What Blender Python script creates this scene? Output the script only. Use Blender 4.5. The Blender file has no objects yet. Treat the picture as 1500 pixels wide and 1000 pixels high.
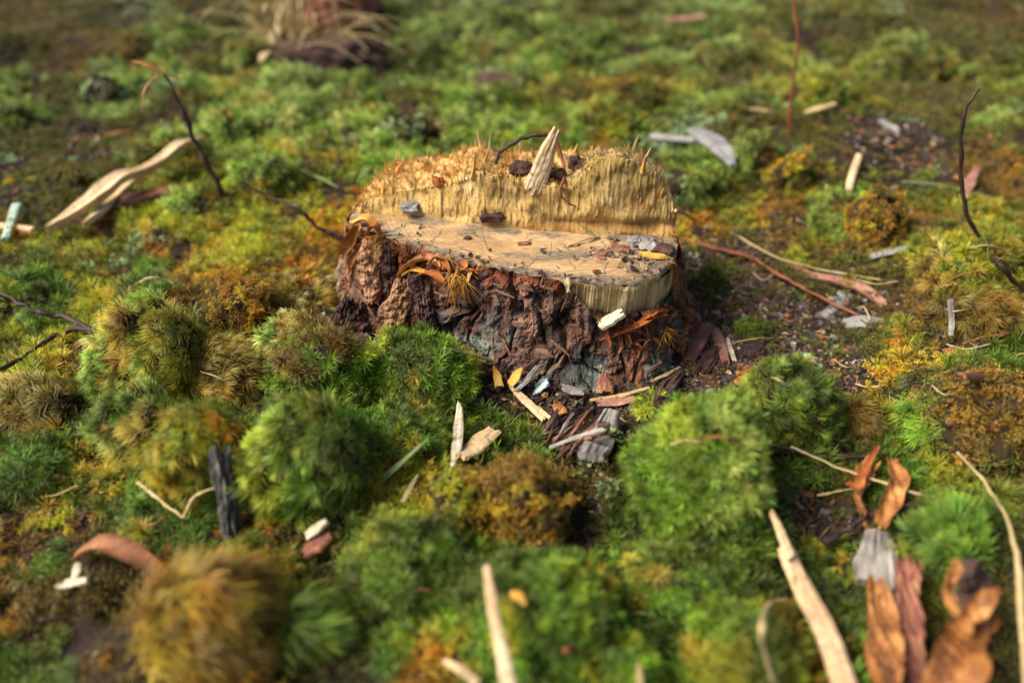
import bpy, math, random
import numpy as np
from mathutils import Vector, Matrix, Euler
from mathutils.bvhtree import BVHTree

SC = bpy.context.scene
COL = SC.collection
random.seed(7); rng = np.random.default_rng(7)

# ------------------------------------------------------------------ camera, sky, sun, exposure
CAM_H, PITCH, FPX = 0.30, math.radians(38.0), 1167.0      # metres, down tilt, focal length in px of a 1500 px wide frame
cam_d = bpy.data.cameras.new('camera'); cam = bpy.data.objects.new('camera', cam_d); COL.objects.link(cam)
cam.location = (0, 0, CAM_H); cam.rotation_euler = (math.pi/2 - PITCH, 0, 0)
cam_d.sensor_width = 36; cam_d.lens = 36*FPX/1500; cam_d.clip_start = 0.01; cam_d.clip_end = 300
cam_d.dof.use_dof = True; cam_d.dof.focus_distance = 0.44; cam_d.dof.aperture_fstop = 3.3; cam_d.dof.aperture_blades = 0
SC.camera = cam
SUN_EL, SUN_AZ = math.radians(46), math.radians(-96)     # azimuth measured from +Y towards +X
w = bpy.data.worlds.new('World'); SC.world = w; w.use_nodes = True
nt = w.node_tree; nt.nodes.clear()
sky = nt.nodes.new('ShaderNodeTexSky'); sky.sky_type = 'NISHITA'; sky.sun_disc = False
sky.sun_elevation = SUN_EL; sky.sun_rotation = SUN_AZ; sky.air_density = 1.0; sky.dust_density = 3.0; sky.ozone_density = 1.5
bg = nt.nodes.new('ShaderNodeBackground'); bg.inputs[1].default_value = 0.068
wo = nt.nodes.new('ShaderNodeOutputWorld'); nt.links.new(sky.outputs[0], bg.inputs[0]); nt.links.new(bg.outputs[0], wo.inputs[0])
sl = bpy.data.lights.new('sun', 'SUN'); sl.energy = 4.2; sl.angle = math.radians(34); sl.color = (1.0, 0.95, 0.86)
so = bpy.data.objects.new('sun', sl); COL.objects.link(so)
sd = Vector((math.sin(SUN_AZ)*math.cos(SUN_EL), math.cos(SUN_AZ)*math.cos(SUN_EL), math.sin(SUN_EL)))
so.rotation_euler = sd.to_track_quat('Z', 'Y').to_euler(); so.location = sd*5
vs = SC.view_settings; SC.display_settings.display_device = 'sRGB'
vs.view_transform = 'Standard'; vs.look = 'None'; vs.exposure = 0.82; vs.gamma = 1.0; vs.use_curve_mapping = False
SC.cycles.max_bounces = 6; SC.cycles.transparent_max_bounces = 4; SC.cycles.diffuse_bounces = 3
try: SC.cycles.use_denoising = True
except Exception: pass

CP, SP = math.cos(PITCH), math.sin(PITCH)
def ray(px, py):
    a, b = (px-750)/FPX, -(py-500)/FPX
    return np.array([a, CP + b*SP, -SP + b*CP])
def at_z(px, py, z):
    r = ray(px, py); t = (z-CAM_H)/r[2]; return np.array([r[0]*t, r[1]*t, z])
def at_y(px, py, y):
    r = ray(px, py); t = y/r[1]; return np.array([r[0]*t, y, CAM_H + r[2]*t])
def project(x, y, z):
    d = y*CP - (z-CAM_H)*SP; u = y*SP + (z-CAM_H)*CP
    return 750 + FPX*x/d, 500 - FPX*u/d, d

# ------------------------------------------------------------------ noise
def _hash(ix, iy, iz, s):
    h = (ix.astype(np.int64)*374761393 + iy.astype(np.int64)*668265263 + iz.astype(np.int64)*2147483647 + s*974634777) & 0xffffffff
    h = ((h ^ (h >> 13))*1274126177) & 0xffffffff
    h = ((h ^ (h >> 16))*2246822519) & 0xffffffff
    return (h ^ (h >> 15)) / 4294967295.0
def vnoise(x, y, z=0.0, s=0):
    x, y, z = np.broadcast_arrays(np.asarray(x, float), np.asarray(y, float), np.asarray(z, float))
    ix, iy, iz = np.floor(x), np.floor(y), np.floor(z)
    fx, fy, fz = x-ix, y-iy, z-iz
    fx, fy, fz = [f*f*(3-2*f) for f in (fx, fy, fz)]
    r = 0
    for dx in (0, 1):
        for dy in (0, 1):
            for dz in (0, 1):
                r = r + _hash(ix+dx, iy+dy, iz+dz, s)*(fx if dx else 1-fx)*(fy if dy else 1-fy)*(fz if dz else 1-fz)
    return r*2-1
def fbm(x, y, z=0.0, o=4, s=0):
    x = np.asarray(x, float); y = np.asarray(y, float); z = np.asarray(z, float)
    r, a, f = 0, 1.0, 1.0
    for i in range(o):
        r = r + a*vnoise(x*f, y*f, z*f, s+i*17); a *= .5; f *= 2.03
    return r
def worley(x, y, s=0):
    x = np.asarray(x, float); y = np.asarray(y, float)
    ix, iy = np.floor(x), np.floor(y); f1 = np.full(x.shape, 9.0); f2 = f1.copy(); cid = np.zeros(x.shape)
    zz = np.zeros(x.shape)
    for dx in (-1, 0, 1):
        for dy in (-1, 0, 1):
            cx, cy = ix+dx, iy+dy
            qx = cx + _hash(cx, cy, zz, s); qy = cy + _hash(cx, cy, zz+1, s)
            d = np.hypot(qx-x, qy-y); c = _hash(cx, cy, zz+2, s)
            cl = d < f1
            f2 = np.where(cl, f1, np.minimum(f2, d)); cid = np.where(cl, c, cid); f1 = np.where(cl, d, f1)
    return f1, f2, cid

# ------------------------------------------------------------------ materials
def mat(name): 
    m = bpy.data.materials.new(name); m.use_nodes = True; m.node_tree.nodes.clear(); return m
class NB:
    def __init__(s, m): s.t = m.node_tree
    def n(s, typ, **k):
        nd = s.t.nodes.new(typ)
        for a, b in k.items(): setattr(nd, a, b)
        return nd
    def l(s, a, b): s.t.links.new(a, b)
    def ramp(s, fac, stops):
        r = s.n('ShaderNodeValToRGB'); e = r.color_ramp.elements
        while len(e) < len(stops): e.new(0.5)
        for k, (p, c) in enumerate(stops): e[k].position = p; e[k].color = (*c, 1) if len(c) == 3 else c
        s.l(fac, r.inputs[0]); return r.outputs[0]
    def noise(s, vec, scale, detail=4, rough=.55):
        n = s.n('ShaderNodeTexNoise'); n.inputs['Scale'].default_value = scale; n.inputs['Detail'].default_value = detail
        n.inputs['Roughness'].default_value = rough
        if vec is not None: s.l(vec, n.inputs['Vector'])
        return n.outputs['Fac']
    def mix(s, fac, a, b, mode='MIX'):
        m = s.n('ShaderNodeMix', data_type='RGBA', blend_type=mode)
        for v, i in ((fac, 0), (a, 6), (b, 7)):
            if isinstance(v, (int, float)): m.inputs[i].default_value = v
            elif isinstance(v, tuple): m.inputs[i].default_value = (*v, 1)
            else: s.l(v, m.inputs[i])
        return m.outputs[2]
    def mapped(s, scale, kind='Object'):
        tc = s.n('ShaderNodeTexCoord'); mp = s.n('ShaderNodeMapping'); mp.inputs['Scale'].default_value = scale
        s.l(tc.outputs[kind], mp.inputs[0]); return mp.outputs[0]
def finish(b, color, rough=.8, bump=None, bstr=.4, bdist=.001, transl=0.0, spec=.3, rough_in=None):
    p = b.n('ShaderNodeBsdfPrincipled'); o = b.n('ShaderNodeOutputMaterial')
    p.inputs['Roughness'].default_value = rough; p.inputs['Specular IOR Level'].default_value = spec
    if isinstance(color, tuple): p.inputs['Base Color'].default_value = (*color, 1)
    else: b.l(color, p.inputs['Base Color'])
    if bump is not None:
        bp = b.n('ShaderNodeBump'); bp.inputs['Strength'].default_value = bstr; bp.inputs['Distance'].default_value = bdist
        b.l(bump, bp.inputs['Height']); b.l(bp.outputs[0], p.inputs['Normal'])
    if transl > 0:
        t = b.n('ShaderNodeBsdfTranslucent'); mx = b.n('ShaderNodeMixShader'); mx.inputs[0].default_value = transl
        if isinstance(color, tuple): t.inputs[0].default_value = (*color, 1)
        else: b.l(color, t.inputs[0])
        b.l(p.outputs[0], mx.inputs[1]); b.l(t.outputs[0], mx.inputs[2]); b.l(mx.outputs[0], o.inputs[0])
    else: b.l(p.outputs[0], o.inputs[0])

def fleck_mat(name, c1, c2, c3, sc=(60, 60, 60), rough=.85, transl=0, bd=.0006, bs=.5, spec=.25, fine=900):
    """three tones of grain broken up by two noises"""
    m = mat(name); b = NB(m); v = b.mapped(sc)
    n1 = b.noise(v, 1.0, 5, .6); n2 = b.noise(b.mapped((fine,)*3), 1.0, 3)
    c = b.ramp(n1, [(.30, c1), (.52, c2), (.72, c3)])
    c = b.mix(.45, c, b.ramp(n2, [(.3, (.35, .32, .30)), (.7, (1.15, 1.1, 1.0))]), 'MULTIPLY')
    finish(b, c, rough, n2, bs, bd, transl, spec); return m
# moss leaf: colour comes with each shoot, stem end browner, deepened as painted shade
def moss_material():
    m = mat('moss_leaf'); b = NB(m)
    a = b.n('ShaderNodeAttribute', attribute_type='INSTANCER', attribute_name='tint')
    t = b.n('ShaderNodeAttribute', attribute_type='GEOMETRY', attribute_name='along')
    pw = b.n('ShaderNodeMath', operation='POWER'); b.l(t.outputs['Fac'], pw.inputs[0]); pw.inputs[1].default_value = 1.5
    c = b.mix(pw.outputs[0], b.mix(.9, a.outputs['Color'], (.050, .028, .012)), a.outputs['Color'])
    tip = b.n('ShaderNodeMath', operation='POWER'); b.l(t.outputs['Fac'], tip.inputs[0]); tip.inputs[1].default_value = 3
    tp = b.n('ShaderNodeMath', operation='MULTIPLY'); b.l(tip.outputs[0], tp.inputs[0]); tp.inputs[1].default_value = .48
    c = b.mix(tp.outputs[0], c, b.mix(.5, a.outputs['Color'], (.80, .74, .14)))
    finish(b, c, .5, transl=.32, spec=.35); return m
M = {}
M['moss'] = moss_material()
def litter_material():
    m = mat('litter'); b = NB(m)
    a = b.n('ShaderNodeAttribute', attribute_type='INSTANCER', attribute_name='tint')
    n = b.noise(b.mapped((3, 3, 12)), 1.0, 4, .65)
    c = b.mix(.7, a.outputs['Color'], b.ramp(n, [(.3, (.3, .28, .26)), (.65, (1.2, 1.15, 1.1))]), 'MULTIPLY')
    finish(b, c, .75, n, .5, .02); return m
M['litter'] = litter_material()
M['soil'] = fleck_mat('soil', (.012, .008, .006), (.030, .018, .011), (.060, .036, .020), (70, 70, 70), .95, bd=.002, fine=700)
M['mound'] = fleck_mat('moss_base', (.020, .014, .007), (.040, .026, .010), (.065, .040, .014), (50, 50, 50), .95, bd=.002)
def wood_mat(name, cols, stretch=(30, 30, 4), axis_fine=(700, 700, 40), rough=.75, bd=.0008, transl=0.0, spots=0.0):
    m = mat(name); b = NB(m)
    n1 = b.noise(b.mapped(stretch), 1.0, 4, .6); n2 = b.noise(b.mapped(axis_fine), 1.0, 4, .7)
    c = b.ramp(n1, [(.28, cols[0]), (.5, cols[1]), (.7, cols[2])])
    c = b.mix(.6, c, b.ramp(n2, [(.32, (.42, .33, .25)), (.5, (.9, .86, .8)), (.72, (1.2, 1.15, 1.05))]), 'MULTIPLY')
    if name == 'torn_wood':
        at = b.n('ShaderNodeAttribute', attribute_type='GEOMETRY', attribute_name='tint'); c = b.mix(1.0, c, at.outputs['Color'], 'MULTIPLY')
    if spots:
        n3 = b.noise(b.mapped((160, 160, 160)), 1.0, 6, .75)
        k = b.ramp(n3, [(.55, (0, 0, 0)), (.68, (spots,)*3)])
        c = b.mix(k, c, (.035, .022, .015))
    finish(b, c, rough, n2, .6, bd, transl); return m
M['torn'] = wood_mat('torn_wood', [(.46, .26, .08), (.64, .42, .14), (.76, .56, .24)], (60, 60, 45), (1000, 1000, 420), .85, .0006, spots=.8)
def cut_material():
    m = mat('cut_wood'); b = NB(m)
    a = b.n('ShaderNodeAttribute', attribute_type='GEOMETRY', attribute_name='grime')
    n1 = b.noise(b.mapped((14, 70, 20)), 1.0, 5, .65); n2 = b.noise(b.mapped((160, 1100, 300)), 1.0, 4, .75); n3 = b.noise(b.mapped((330, 420, 330)), 1.0, 5, .8)
    c = b.ramp(n1, [(.28, (.34, .20, .08)), (.5, (.50, .32, .15)), (.7, (.62, .44, .24))])
    c = b.mix(.6, c, b.ramp(n2, [(.32, (.5, .42, .34)), (.5, (.92, .9, .86)), (.72, (1.2, 1.17, 1.1))]), 'MULTIPLY')
    wv = b.n('ShaderNodeTexWave', wave_type='RINGS', rings_direction='Z'); tc_ = b.n('ShaderNodeTexCoord'); mp_ = b.n('ShaderNodeMapping'); mp_.inputs['Location'].default_value = (-.02, -.012, 0); b.l(tc_.outputs['Object'], mp_.inputs[0]); b.l(mp_.outputs[0], wv.inputs['Vector'])
    wv.inputs['Scale'].default_value = 110; wv.inputs['Distortion'].default_value = 1.2; wv.inputs['Detail'].default_value = 3; wv.inputs['Detail Scale'].default_value = 1.2
    c = b.mix(.34, c, b.ramp(wv.outputs['Fac'], [(.2, (.62, .5, .38)), (.55, (1, 1, 1))]), 'MULTIPLY')
    g = b.n('ShaderNodeMath', operation='MULTIPLY_ADD'); b.l(a.outputs['Fac'], g.inputs[0]); g.inputs[1].default_value = 1.0; b.l(n3, g.inputs[2])
    k = b.ramp(g.outputs[0], [(.54, (0, 0, 0)), (.90, (.85, .85, .85))])
    c = b.mix(k, c, b.ramp(n2, [(.35, (.05, .04, .035)), (.6, (.22, .17, .11)), (.75, (.34, .30, .24))]))
    finish(b, c, .75, n2, .6, .0008); return m
M['cut'] = cut_material()
M['cream'] = wood_mat('cream_wood', [(.30, .18, .07), (.60, .44, .20), (.78, .62, .34)], (110, 110, 30), (1300, 1300, 90), .75, .0009, spots=.85)
M['amber'] = wood_mat('amber_fibre', [(.62, .26, .04), (.80, .42, .07), (.88, .60, .18)], (60, 60, 20), (900, 900, 90), .7, .0008, .2)
M['pale'] = wood_mat('pale_splinter', [(.46, .29, .14), (.64, .45, .25), (.76, .59, .37)], (30, 30, 30), (400, 400, 400), .7, .0004, spots=.45)
M['grey_wood'] = wood_mat('grey_wood', [(.10, .085, .08), (.27, .24, .22), (.48, .45, .40)], (50, 50, 9), (900, 900, 50), .85, .001)
M['dark_wood'] = wood_mat('dark_wood', [(.035, .02, .018), (.085, .045, .034), (.18, .11, .08)], (60, 60, 9), (900, 900, 50), .85, .0012)
M['twig'] = wood_mat('twig_bark', [(.022, .012, .012), (.045, .024, .020), (.09, .05, .035)], (90, 90, 90), (900, 900, 900), .6, .0006)
M['red_twig'] = wood_mat('red_twig_bark', [(.16, .045, .02), (.28, .085, .035), (.36, .14, .07)], (90, 90, 90), (900, 900, 900), .6, .0004)
M['rust'] = fleck_mat('rust_fibre', (.22, .06, .018), (.42, .12, .03), (.62, .24, .06), (90, 90, 90), .85, .15)
M['orange'] = fleck_mat('orange_bark', (.12, .05, .028), (.46, .18, .045), (.72, .40, .14), (95, 95, 60), .5, .2, spec=.4)
M['pink'] = fleck_mat('pink_bark', (.20, .09, .06), (.36, .17, .12), (.48, .27, .19), (70, 70, 70), .7)
M['redbark'] = fleck_mat('red_bark', (.12, .045, .035), (.26, .095, .06), (.46, .23, .12), (60, 60, 25), .65)
M['tan_bark'] = fleck_mat('tan_bark', (.22, .10, .055), (.44, .23, .12), (.58, .36, .20), (110, 110, 60), .85, bd=.0012)
M['dark_bark'] = fleck_mat('dark_bark', (.035, .018, .016), (.085, .042, .034), (.17, .095, .07), (120, 120, 60), .9, bd=.0012)
M['flake_red'] = fleck_mat('flake_red', (.08, .035, .028), (.19, .075, .05), (.36, .17, .11), (160, 160, 160), .85, bd=.001)
M['flake_brown'] = fleck_mat('flake_brown', (.11, .055, .04), (.26, .14, .09), (.44, .28, .18), (160, 160, 160), .85, bd=.001)
M['leaf'] = fleck_mat('dead_leaf', (.20, .08, .035), (.36, .15, .065), (.48, .25, .12), (50, 50, 50), .6, .2)
M['mottled'] = fleck_mat('mottled_stub', (.035, .033, .03), (.15, .14, .13), (.50, .48, .44), (260, 260, 120), .9, bd=.0015)
M['grey_leaf'] = fleck_mat('grey_leaf', (.16, .15, .15), (.30, .29, .28), (.42, .40, .36), (50, 50, 50), .7, .1)
M['lichen'] = fleck_mat('lichen', (.20, .30, .24), (.40, .52, .40), (.62, .72, .60), (140, 140, 140), .95)
M['blue_lichen'] = fleck_mat('blue_lichen', (.10, .20, .22), (.38, .50, .50), (.70, .80, .78), (220, 220, 220), .95)
M['white'] = fleck_mat('bleached_wood', (.30, .22, .13), (.62, .54, .38), (.78, .74, .60), (160, 160, 160), .8)
M['grass'] = fleck_mat('grass_blade', (.16, .24, .07), (.26, .36, .11), (.42, .46, .22), (30, 30, 30), .45, .3)
M['straw'] = fleck_mat('straw', (.40, .28, .12), (.58, .43, .20), (.70, .56, .32), (60, 60, 60), .55, .1)
def bark_material():
    m = mat('stump_bark'); b = NB(m)
    a = b.n('ShaderNodeAttribute', attribute_type='GEOMETRY', attribute_name='tint')
    n1 = b.noise(b.mapped((150, 150, 70)), 1.0, 6, .7); n2 = b.noise(b.mapped((700,)*3), 1.0, 4, .7)
    c = b.mix(.85, a.outputs['Color'], b.ramp(n1, [(.3, (.35, .33, .33)), (.5, (.9, .88, .86)), (.7, (1.9, 1.75, 1.6))]), 'MULTIPLY')
    c = b.mix(.5, c, b.ramp(n2, [(.3, (.4, .4, .4)), (.7, (1.5, 1.45, 1.4))]), 'MULTIPLY')
    h = b.n('ShaderNodeMath', operation='ADD'); b.l(n1, h.inputs[0]); b.l(n2, h.inputs[1])
    finish(b, c, .85, h.outputs[0], .9, .0022, spec=.2); return m
M['bark'] = bark_material()

# ------------------------------------------------------------------ object helpers
def link(name, me, m=None, parent=None, kind=None):
    o = bpy.data.objects.new(name, me); COL.objects.link(o)
    if m is not None and not me.materials: me.materials.append(m)
    if parent is not None: o.parent = parent
    if kind: o['kind'] = kind
    return o
def tag(o, label, cat, group=None):
    o['label'] = label; o['category'] = cat
    if group: o['group'] = group
    return o
def empty(name, loc):
    o = bpy.data.objects.new(name, None); COL.objects.link(o); o.location = loc; o.empty_display_size = .01; return o
def mesh_from(name, v, f, smooth=True):
    me = bpy.data.meshes.new(name); me.from_pydata([tuple(p) for p in v], [], f); me.validate(); me.update()
    if smooth: me.polygons.foreach_set('use_smooth', [True]*len(me.polygons))
    return me
def grid_faces(nu, nv, wrap=False):
    u = np.arange(nu if wrap else nu-1); v = np.arange(nv-1)
    U, V = np.meshgrid(u, v, indexing='ij'); U2 = (U+1) % nu
    q = np.stack([U*nv+V, U2*nv+V, U2*nv+V+1, U*nv+V+1], -1).reshape(-1, 4); return q
def grid_mesh(name, P, wrap=False, smooth=True, flip=False):
    nu, nv = P.shape[:2]; me = bpy.data.meshes.new(name)
    q = grid_faces(nu, nv, wrap)
    if flip: q = q[:, ::-1]
    v = P.reshape(-1, 3); me.vertices.add(len(v)); me.vertices.foreach_set('co', v.ravel())
    me.loops.add(q.size); me.loops.foreach_set('vertex_index', q.ravel().astype(np.int32))
    me.polygons.add(len(q)); me.polygons.foreach_set('loop_start', (np.arange(len(q))*4).astype(np.int32))
    me.polygons.foreach_set('loop_total', np.full(len(q), 4, np.int32))
    me.update(calc_edges=True)
    me.polygons.foreach_set('use_smooth', [smooth]*len(q)); return me
def set_color(me, name, c):
    a = me.attributes.new(name, 'FLOAT_COLOR', 'POINT'); d = np.ones((len(me.vertices), 4)); d[:, :3] = c; a.data.foreach_set('color', d.ravel())
def shift_origin(me, c):
    me.transform(Matrix.Translation(-Vector(c)))

# ------------------------------------------------------------------ terrain
HUM = []
for (a, b, wd, hh) in [(1020, 730, 260, .016), (1155, 620, 150, .010), (480, 560, 200, .014), (620, 560, 160, .014), (465, 700, 220, .020), (595, 660, 150, .010), (215, 530, 220, .018), (205, 640, 150, .014), (300, 670, 170, .014), (40, 610, 180, .014),
                       (325, 560, 160, .010), (320, 920, 260, .018), (675, 740, 180, .014), (770, 740, 160, .012), (590, 880, 260, .009), (800, 920, 240, .006), (1000, 850, 220, .007), (1090, 970, 200, .006), (1400, 800, 170, .012), (1435, 640, 230, .018),
                       (1440, 410, 200, .020), (1445, 470, 170, .012), (360, 460, 150, .010), (1290, 340, 110, .010)]:
    q_ = at_z(a, b, 0.0); HUM.append((q_[0], q_[1], wd/2*project(*q_)[2]/FPX*1.25, hh))
def H(x, y):
    x = np.asarray(x, float); y = np.asarray(y, float)
    r = np.hypot(x, y)
    h = .010*fbm(x*7+3, y*7, 0, 3, 5) + .004*fbm(x*30, y*30, 1, 2, 9)
    far = np.clip((y-.55)/.8, 0, 1)
    h = h + far*.030*fbm(x*3.2, y*4.5, 3, 3, 21) + far*.012*np.maximum(fbm(x*14, y*14, 4, 2, 23), -.2)
    h = h + np.clip(r-2.2, 0, 40)*.02*fbm(x*.25, y*.25, 0, 3, 2)
    sd_ = np.hypot((x-.0)/1.2, (y-.44)); flat = np.clip((sd_-.10)/.08, 0, 1); h = h*flat      # level where the stump stands
    hm = 0*x
    for (hx, hy, hr, hh) in HUM: hm = np.maximum(hm, hh*np.exp(-(((x-hx)**2+(y-hy)**2)/(hr*hr))**1.3))
    h = h + hm + (.0035*fbm(x*55, y*55, 2, 3, 25))*np.clip(1.2-y, 0, 1)*flat
    # litter hollow to the right of the stump
    h = h - .012*np.exp(-(((x-.18)/.09)**2 + ((y-.47)/.10)**2))
    return h
def at_g(px, py):
    r = ray(px, py); t0, t1 = 0.1, 6.0
    ts = np.linspace(.1, 8, 1600) if r[2] < -.1 else np.linspace(.1, 30, 3000)
    z = CAM_H + r[2]*ts; g = H(r[0]*ts, r[1]*ts); k = np.argmax(z < g)
    t = ts[k]; return np.array([r[0]*t, r[1]*t, float(H(r[0]*t, r[1]*t))])
def axis(fine0, fine1, step, far0, far1):
    a = list(np.arange(fine0, fine1+1e-6, step)); s = step
    while a[-1] < far1: s *= 1.12; a.append(a[-1]+s)
    s = step
    while a[0] > far0: s *= 1.12; a.insert(0, a[0]-s)
    return np.array(a)
gx = axis(-.75, .75, .0045, -60, 60); gy = axis(.10, 1.55, .0045, -60, 90)
GX, GY = np.meshgrid(gx, gy, indexing='ij')
gm = grid_mesh('forest_soil', np.stack([GX, GY, H(GX, GY)], -1)); ground = link('forest_soil', gm, M['soil'], kind='structure')

# ------------------------------------------------------------------ shoot prototypes (unlinked objects, only instanced)
def leaf_strip(V, F, A, base, d0, side, length, width, droop, n=3, t0=.15, nrm=(0, 0, 1)):
    d = Vector(d0).normalized(); p = Vector(base); side = Vector(side).normalized(); g = Vector(droop)
    prev = None
    for k in range(n+1):
        t = k/n; wd = width*(math.sin(math.pi*min(1, .22+.78*t))**.8 if t < 1 else 0)
        if k == n: i = len(V); V.append(tuple(p)); A.append(1.0); F.append((prev[0], prev[1], i))
        else:
            i = len(V); V.append(tuple(p-side*wd*.5)); V.append(tuple(p+side*wd*.5)); A += [t0+(1-t0)*t]*2
            if prev: F.append((prev[0], prev[1], i+1, i))
            prev = (i, i+1)
        p = p + d*(length/n); d = (d + g/n).normalized()
def proto(name, V, F, A, m):
    me = mesh_from(name, V, F, False); a = me.attributes.new('along', 'FLOAT', 'POINT'); a.data.foreach_set('value', np.array(A, float))
    me.materials.append(m); return bpy.data.objects.new(name, me)
def make_star(seed, n=40, sweep=0.0, width=.040, llen=.66, spread=1.0):
    R = random.Random(seed); V, F, A = [], [], []
    for k in range(n):
        t = k/(n-1); z = .12+.55*t; az = k*2.39996+R.uniform(-.3, .3)
        el = math.radians(18+60*t**1.4 + R.uniform(-12, 12))/spread
        d = Vector((math.cos(az)*math.cos(el), math.sin(az)*math.cos(el), math.sin(el)))
        d = (d + Vector((sweep, 0, 0))).normalized()
        s = d.cross(Vector((0, 0, 1)));  s = s if s.length > .05 else Vector((1, 0, 0))
        ln = llen*(.75+.4*math.sin(math.pi*t))*R.uniform(.8, 1.2)
        base = Vector((sweep*.3*t*t, 0, z))
        dr = Vector((d.x*.7+sweep*1.6, d.y*.7, -.55-R.uniform(0, .5)*(1-t)))
        leaf_strip(V, F, A, base, d, s, ln, width*R.uniform(.8, 1.2), dr, 3, .15+.35*t)
    # stem
    for a in range(3):
        c, s_ = math.cos(a*2.1)*.02, math.sin(a*2.1)*.02; i = len(V)
        V += [(c, s_, -.5), (c+.02, s_, -.5), (c, s_, .6), (c+.02, s_, .6)]; A += [0, 0, .2, .2]; F.append((i, i+1, i+3, i+2))
    return proto('moss_shoot', V, F, A, M['moss'])
def make_feather(seed, nb=10, curl=.5):
    """loose feather moss: a curving stem with drooping side branches, every branch set with short pointed leaves"""
    R = random.Random(seed); V, F, A = [], [], []
    p = Vector((0, 0, 0)); d = Vector((.35, 0, 1)).normalized(); n = nb
    def sprig(p, d, L, m_, t0, w):
        d = d.normalized()
        for j in range(m_):
            u = j/m_
            for q in range(3):
                ld = (d*.8 + Vector((R.uniform(-1, 1), R.uniform(-1, 1), R.uniform(-1, 1)))*.75).normalized()
                s = ld.cross(Vector((R.uniform(-1, 1), R.uniform(-1, 1), R.uniform(-1, 1)))); s = s if s.length > .05 else Vector((1, 0, 0))
                leaf_strip(V, F, A, p, ld, s, L*R.uniform(.30, .5)*(1-.4*u)+.02, w, d*.5, 2, t0+.5*u)
            d = (d + Vector((R.uniform(-.15, .15), R.uniform(-.15, .15), -.22))).normalized(); p = p + d*(L/m_)
    for k in range(n):
        t = k/(n-1); nd = (d + Vector((curl*1.5/n, R.uniform(-.2, .2), -curl*1.2/n*t*2))).normalized(); q = p + nd*(1.0/n)
        i = len(V); V += [tuple(p+Vector((0, -.012, 0))), tuple(p+Vector((0, .012, 0))), tuple(q+Vector((0, .010, 0))), tuple(q+Vector((0, -.010, 0)))]
        A += [.2+.5*t]*4; F.append((i, i+1, i+2, i+3))
        bl = .42*math.sin(math.pi*(.15+.80*t))+.08; az = R.uniform(0, 6.28)
        for sgn in (0, 1):
            a2 = az+sgn*math.pi+R.uniform(-.5, .5); sprig(p, nd*.7+Vector((math.cos(a2), math.sin(a2), .1)), bl, 4, .2+.4*t, .042)
        p, d = q, nd
    sprig(p, d, .25, 4, .5, .042)
    return proto('moss_frond', V, F, A, M['moss'])
def make_fibre(seed, n=24):
    R = random.Random(seed); V, F, A = [], [], []
    for k in range(n):
        az = R.uniform(0, 6.28); d = Vector((math.cos(az), math.sin(az), R.uniform(.3, 1.2))); s = d.cross(Vector((R.uniform(-1, 1), R.uniform(-1, 1), 1)))
        leaf_strip(V, F, A, (R.uniform(-.25, .25), R.uniform(-.25, .25), 0), d, s, R.uniform(.6, 1.2), .034, Vector((R.uniform(-3, 3), R.uniform(-3, 3), -1.6)), 7, .3)
    return proto('moss_fibre', V, F, A, M['moss'])
def make_cup(seed):
    """ruffled lobed lichen rosette"""
    R = random.Random(seed); V, F, A = [], [], []
    for k in range(9):
        az = R.uniform(0, 6.28); el = R.uniform(.2, 1.1); d = Vector((math.cos(az)*math.cos(el), math.sin(az)*math.cos(el), math.sin(el)))
        leaf_strip(V, F, A, (0, 0, 0), d, d.cross(Vector((0, 0, 1))), R.uniform(.3, .6), R.uniform(.2, .35), Vector((R.uniform(-1, 1), R.uniform(-1, 1), 1)), 3, .6)
    return proto('lichen_lobe', V, F, A, M['moss'])
STAR = [make_star(s) for s in range(4)]
SWEPT = [make_star(10+s, 36, .6, .036, .78, 1.0) for s in range(3)]
FEATH = [make_feather(20+s, 8, .3+.35*s) for s in range(4)]
FIBRE = [make_fibre(30+s) for s in range(3)]
CUP = [make_cup(40+s) for s in range(2)]
BUSHY = [make_star(50+s, 34, .15, .055, .5, .9) for s in range(2)]
MOSSP = STAR + SWEPT + FEATH + FIBRE + CUP + BUSHY
K_STAR, K_SWEPT, K_FEATH, K_FIBRE, K_CUP, K_BUSHY = (0, 4), (4, 3), (7, 4), (11, 3), (14, 2), (16, 2)
# litter prototypes
def make_chip(seed, L, W, T):
    R = random.Random(seed); n = 6; V, F = [], []
    for z in (-T/2, T/2):
        for k in range(n):
            a = 2*math.pi*k/n; r = R.uniform(.7, 1.1) if z < 0 else None
            x = math.cos(a)*L/2; y = math.sin(a)*W/2
            V.append((x*R.uniform(.75, 1.15), y*R.uniform(.7, 1.2), z+T*R.uniform(-.3, .3)+.15*T*x*x/L))
    F.append(tuple(range(n))[::-1]); F.append(tuple(range(n, 2*n)))
    for k in range(n): F.append((k, (k+1) % n, n+(k+1) % n, n+k))
    return proto('litter_bit', V, F, [1]*len(V), M['litter'])
def make_needle(seed):
    R = random.Random(seed); V, F = [], []; b = R.uniform(-.15, .15); n = 6
    for k in range(n+1):
        t = k/n; x = t-.5; w_ = .018*(1-.5*abs(2*t-1)**3)
        for a in range(3): V.append((x, b*(4*x*x)+w_*math.cos(a*2.094), w_*math.sin(a*2.094)))
    for k in range(n):
        for a in range(3): F.append((k*3+a, k*3+(a+1) % 3, k*3+3+(a+1) % 3, k*3+3+a))
    return proto('litter_needle', V, F, [1]*len(V), M['litter'])
def make_crumb(seed):
    import bmesh
    R = random.Random(seed); bm = bmesh.new(); bmesh.ops.create_icosphere(bm, subdivisions=2, radius=.5)
    for v in bm.verts: v.co *= 1+.5*float(vnoise(v.co.x*3+seed, v.co.y*3, v.co.z*3))
    me = bpy.data.meshes.new('litter_crumb'); bm.to_mesh(me); bm.free(); me.materials.append(M['litter'])
    return bpy.data.objects.new('litter_crumb', me)
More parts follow.
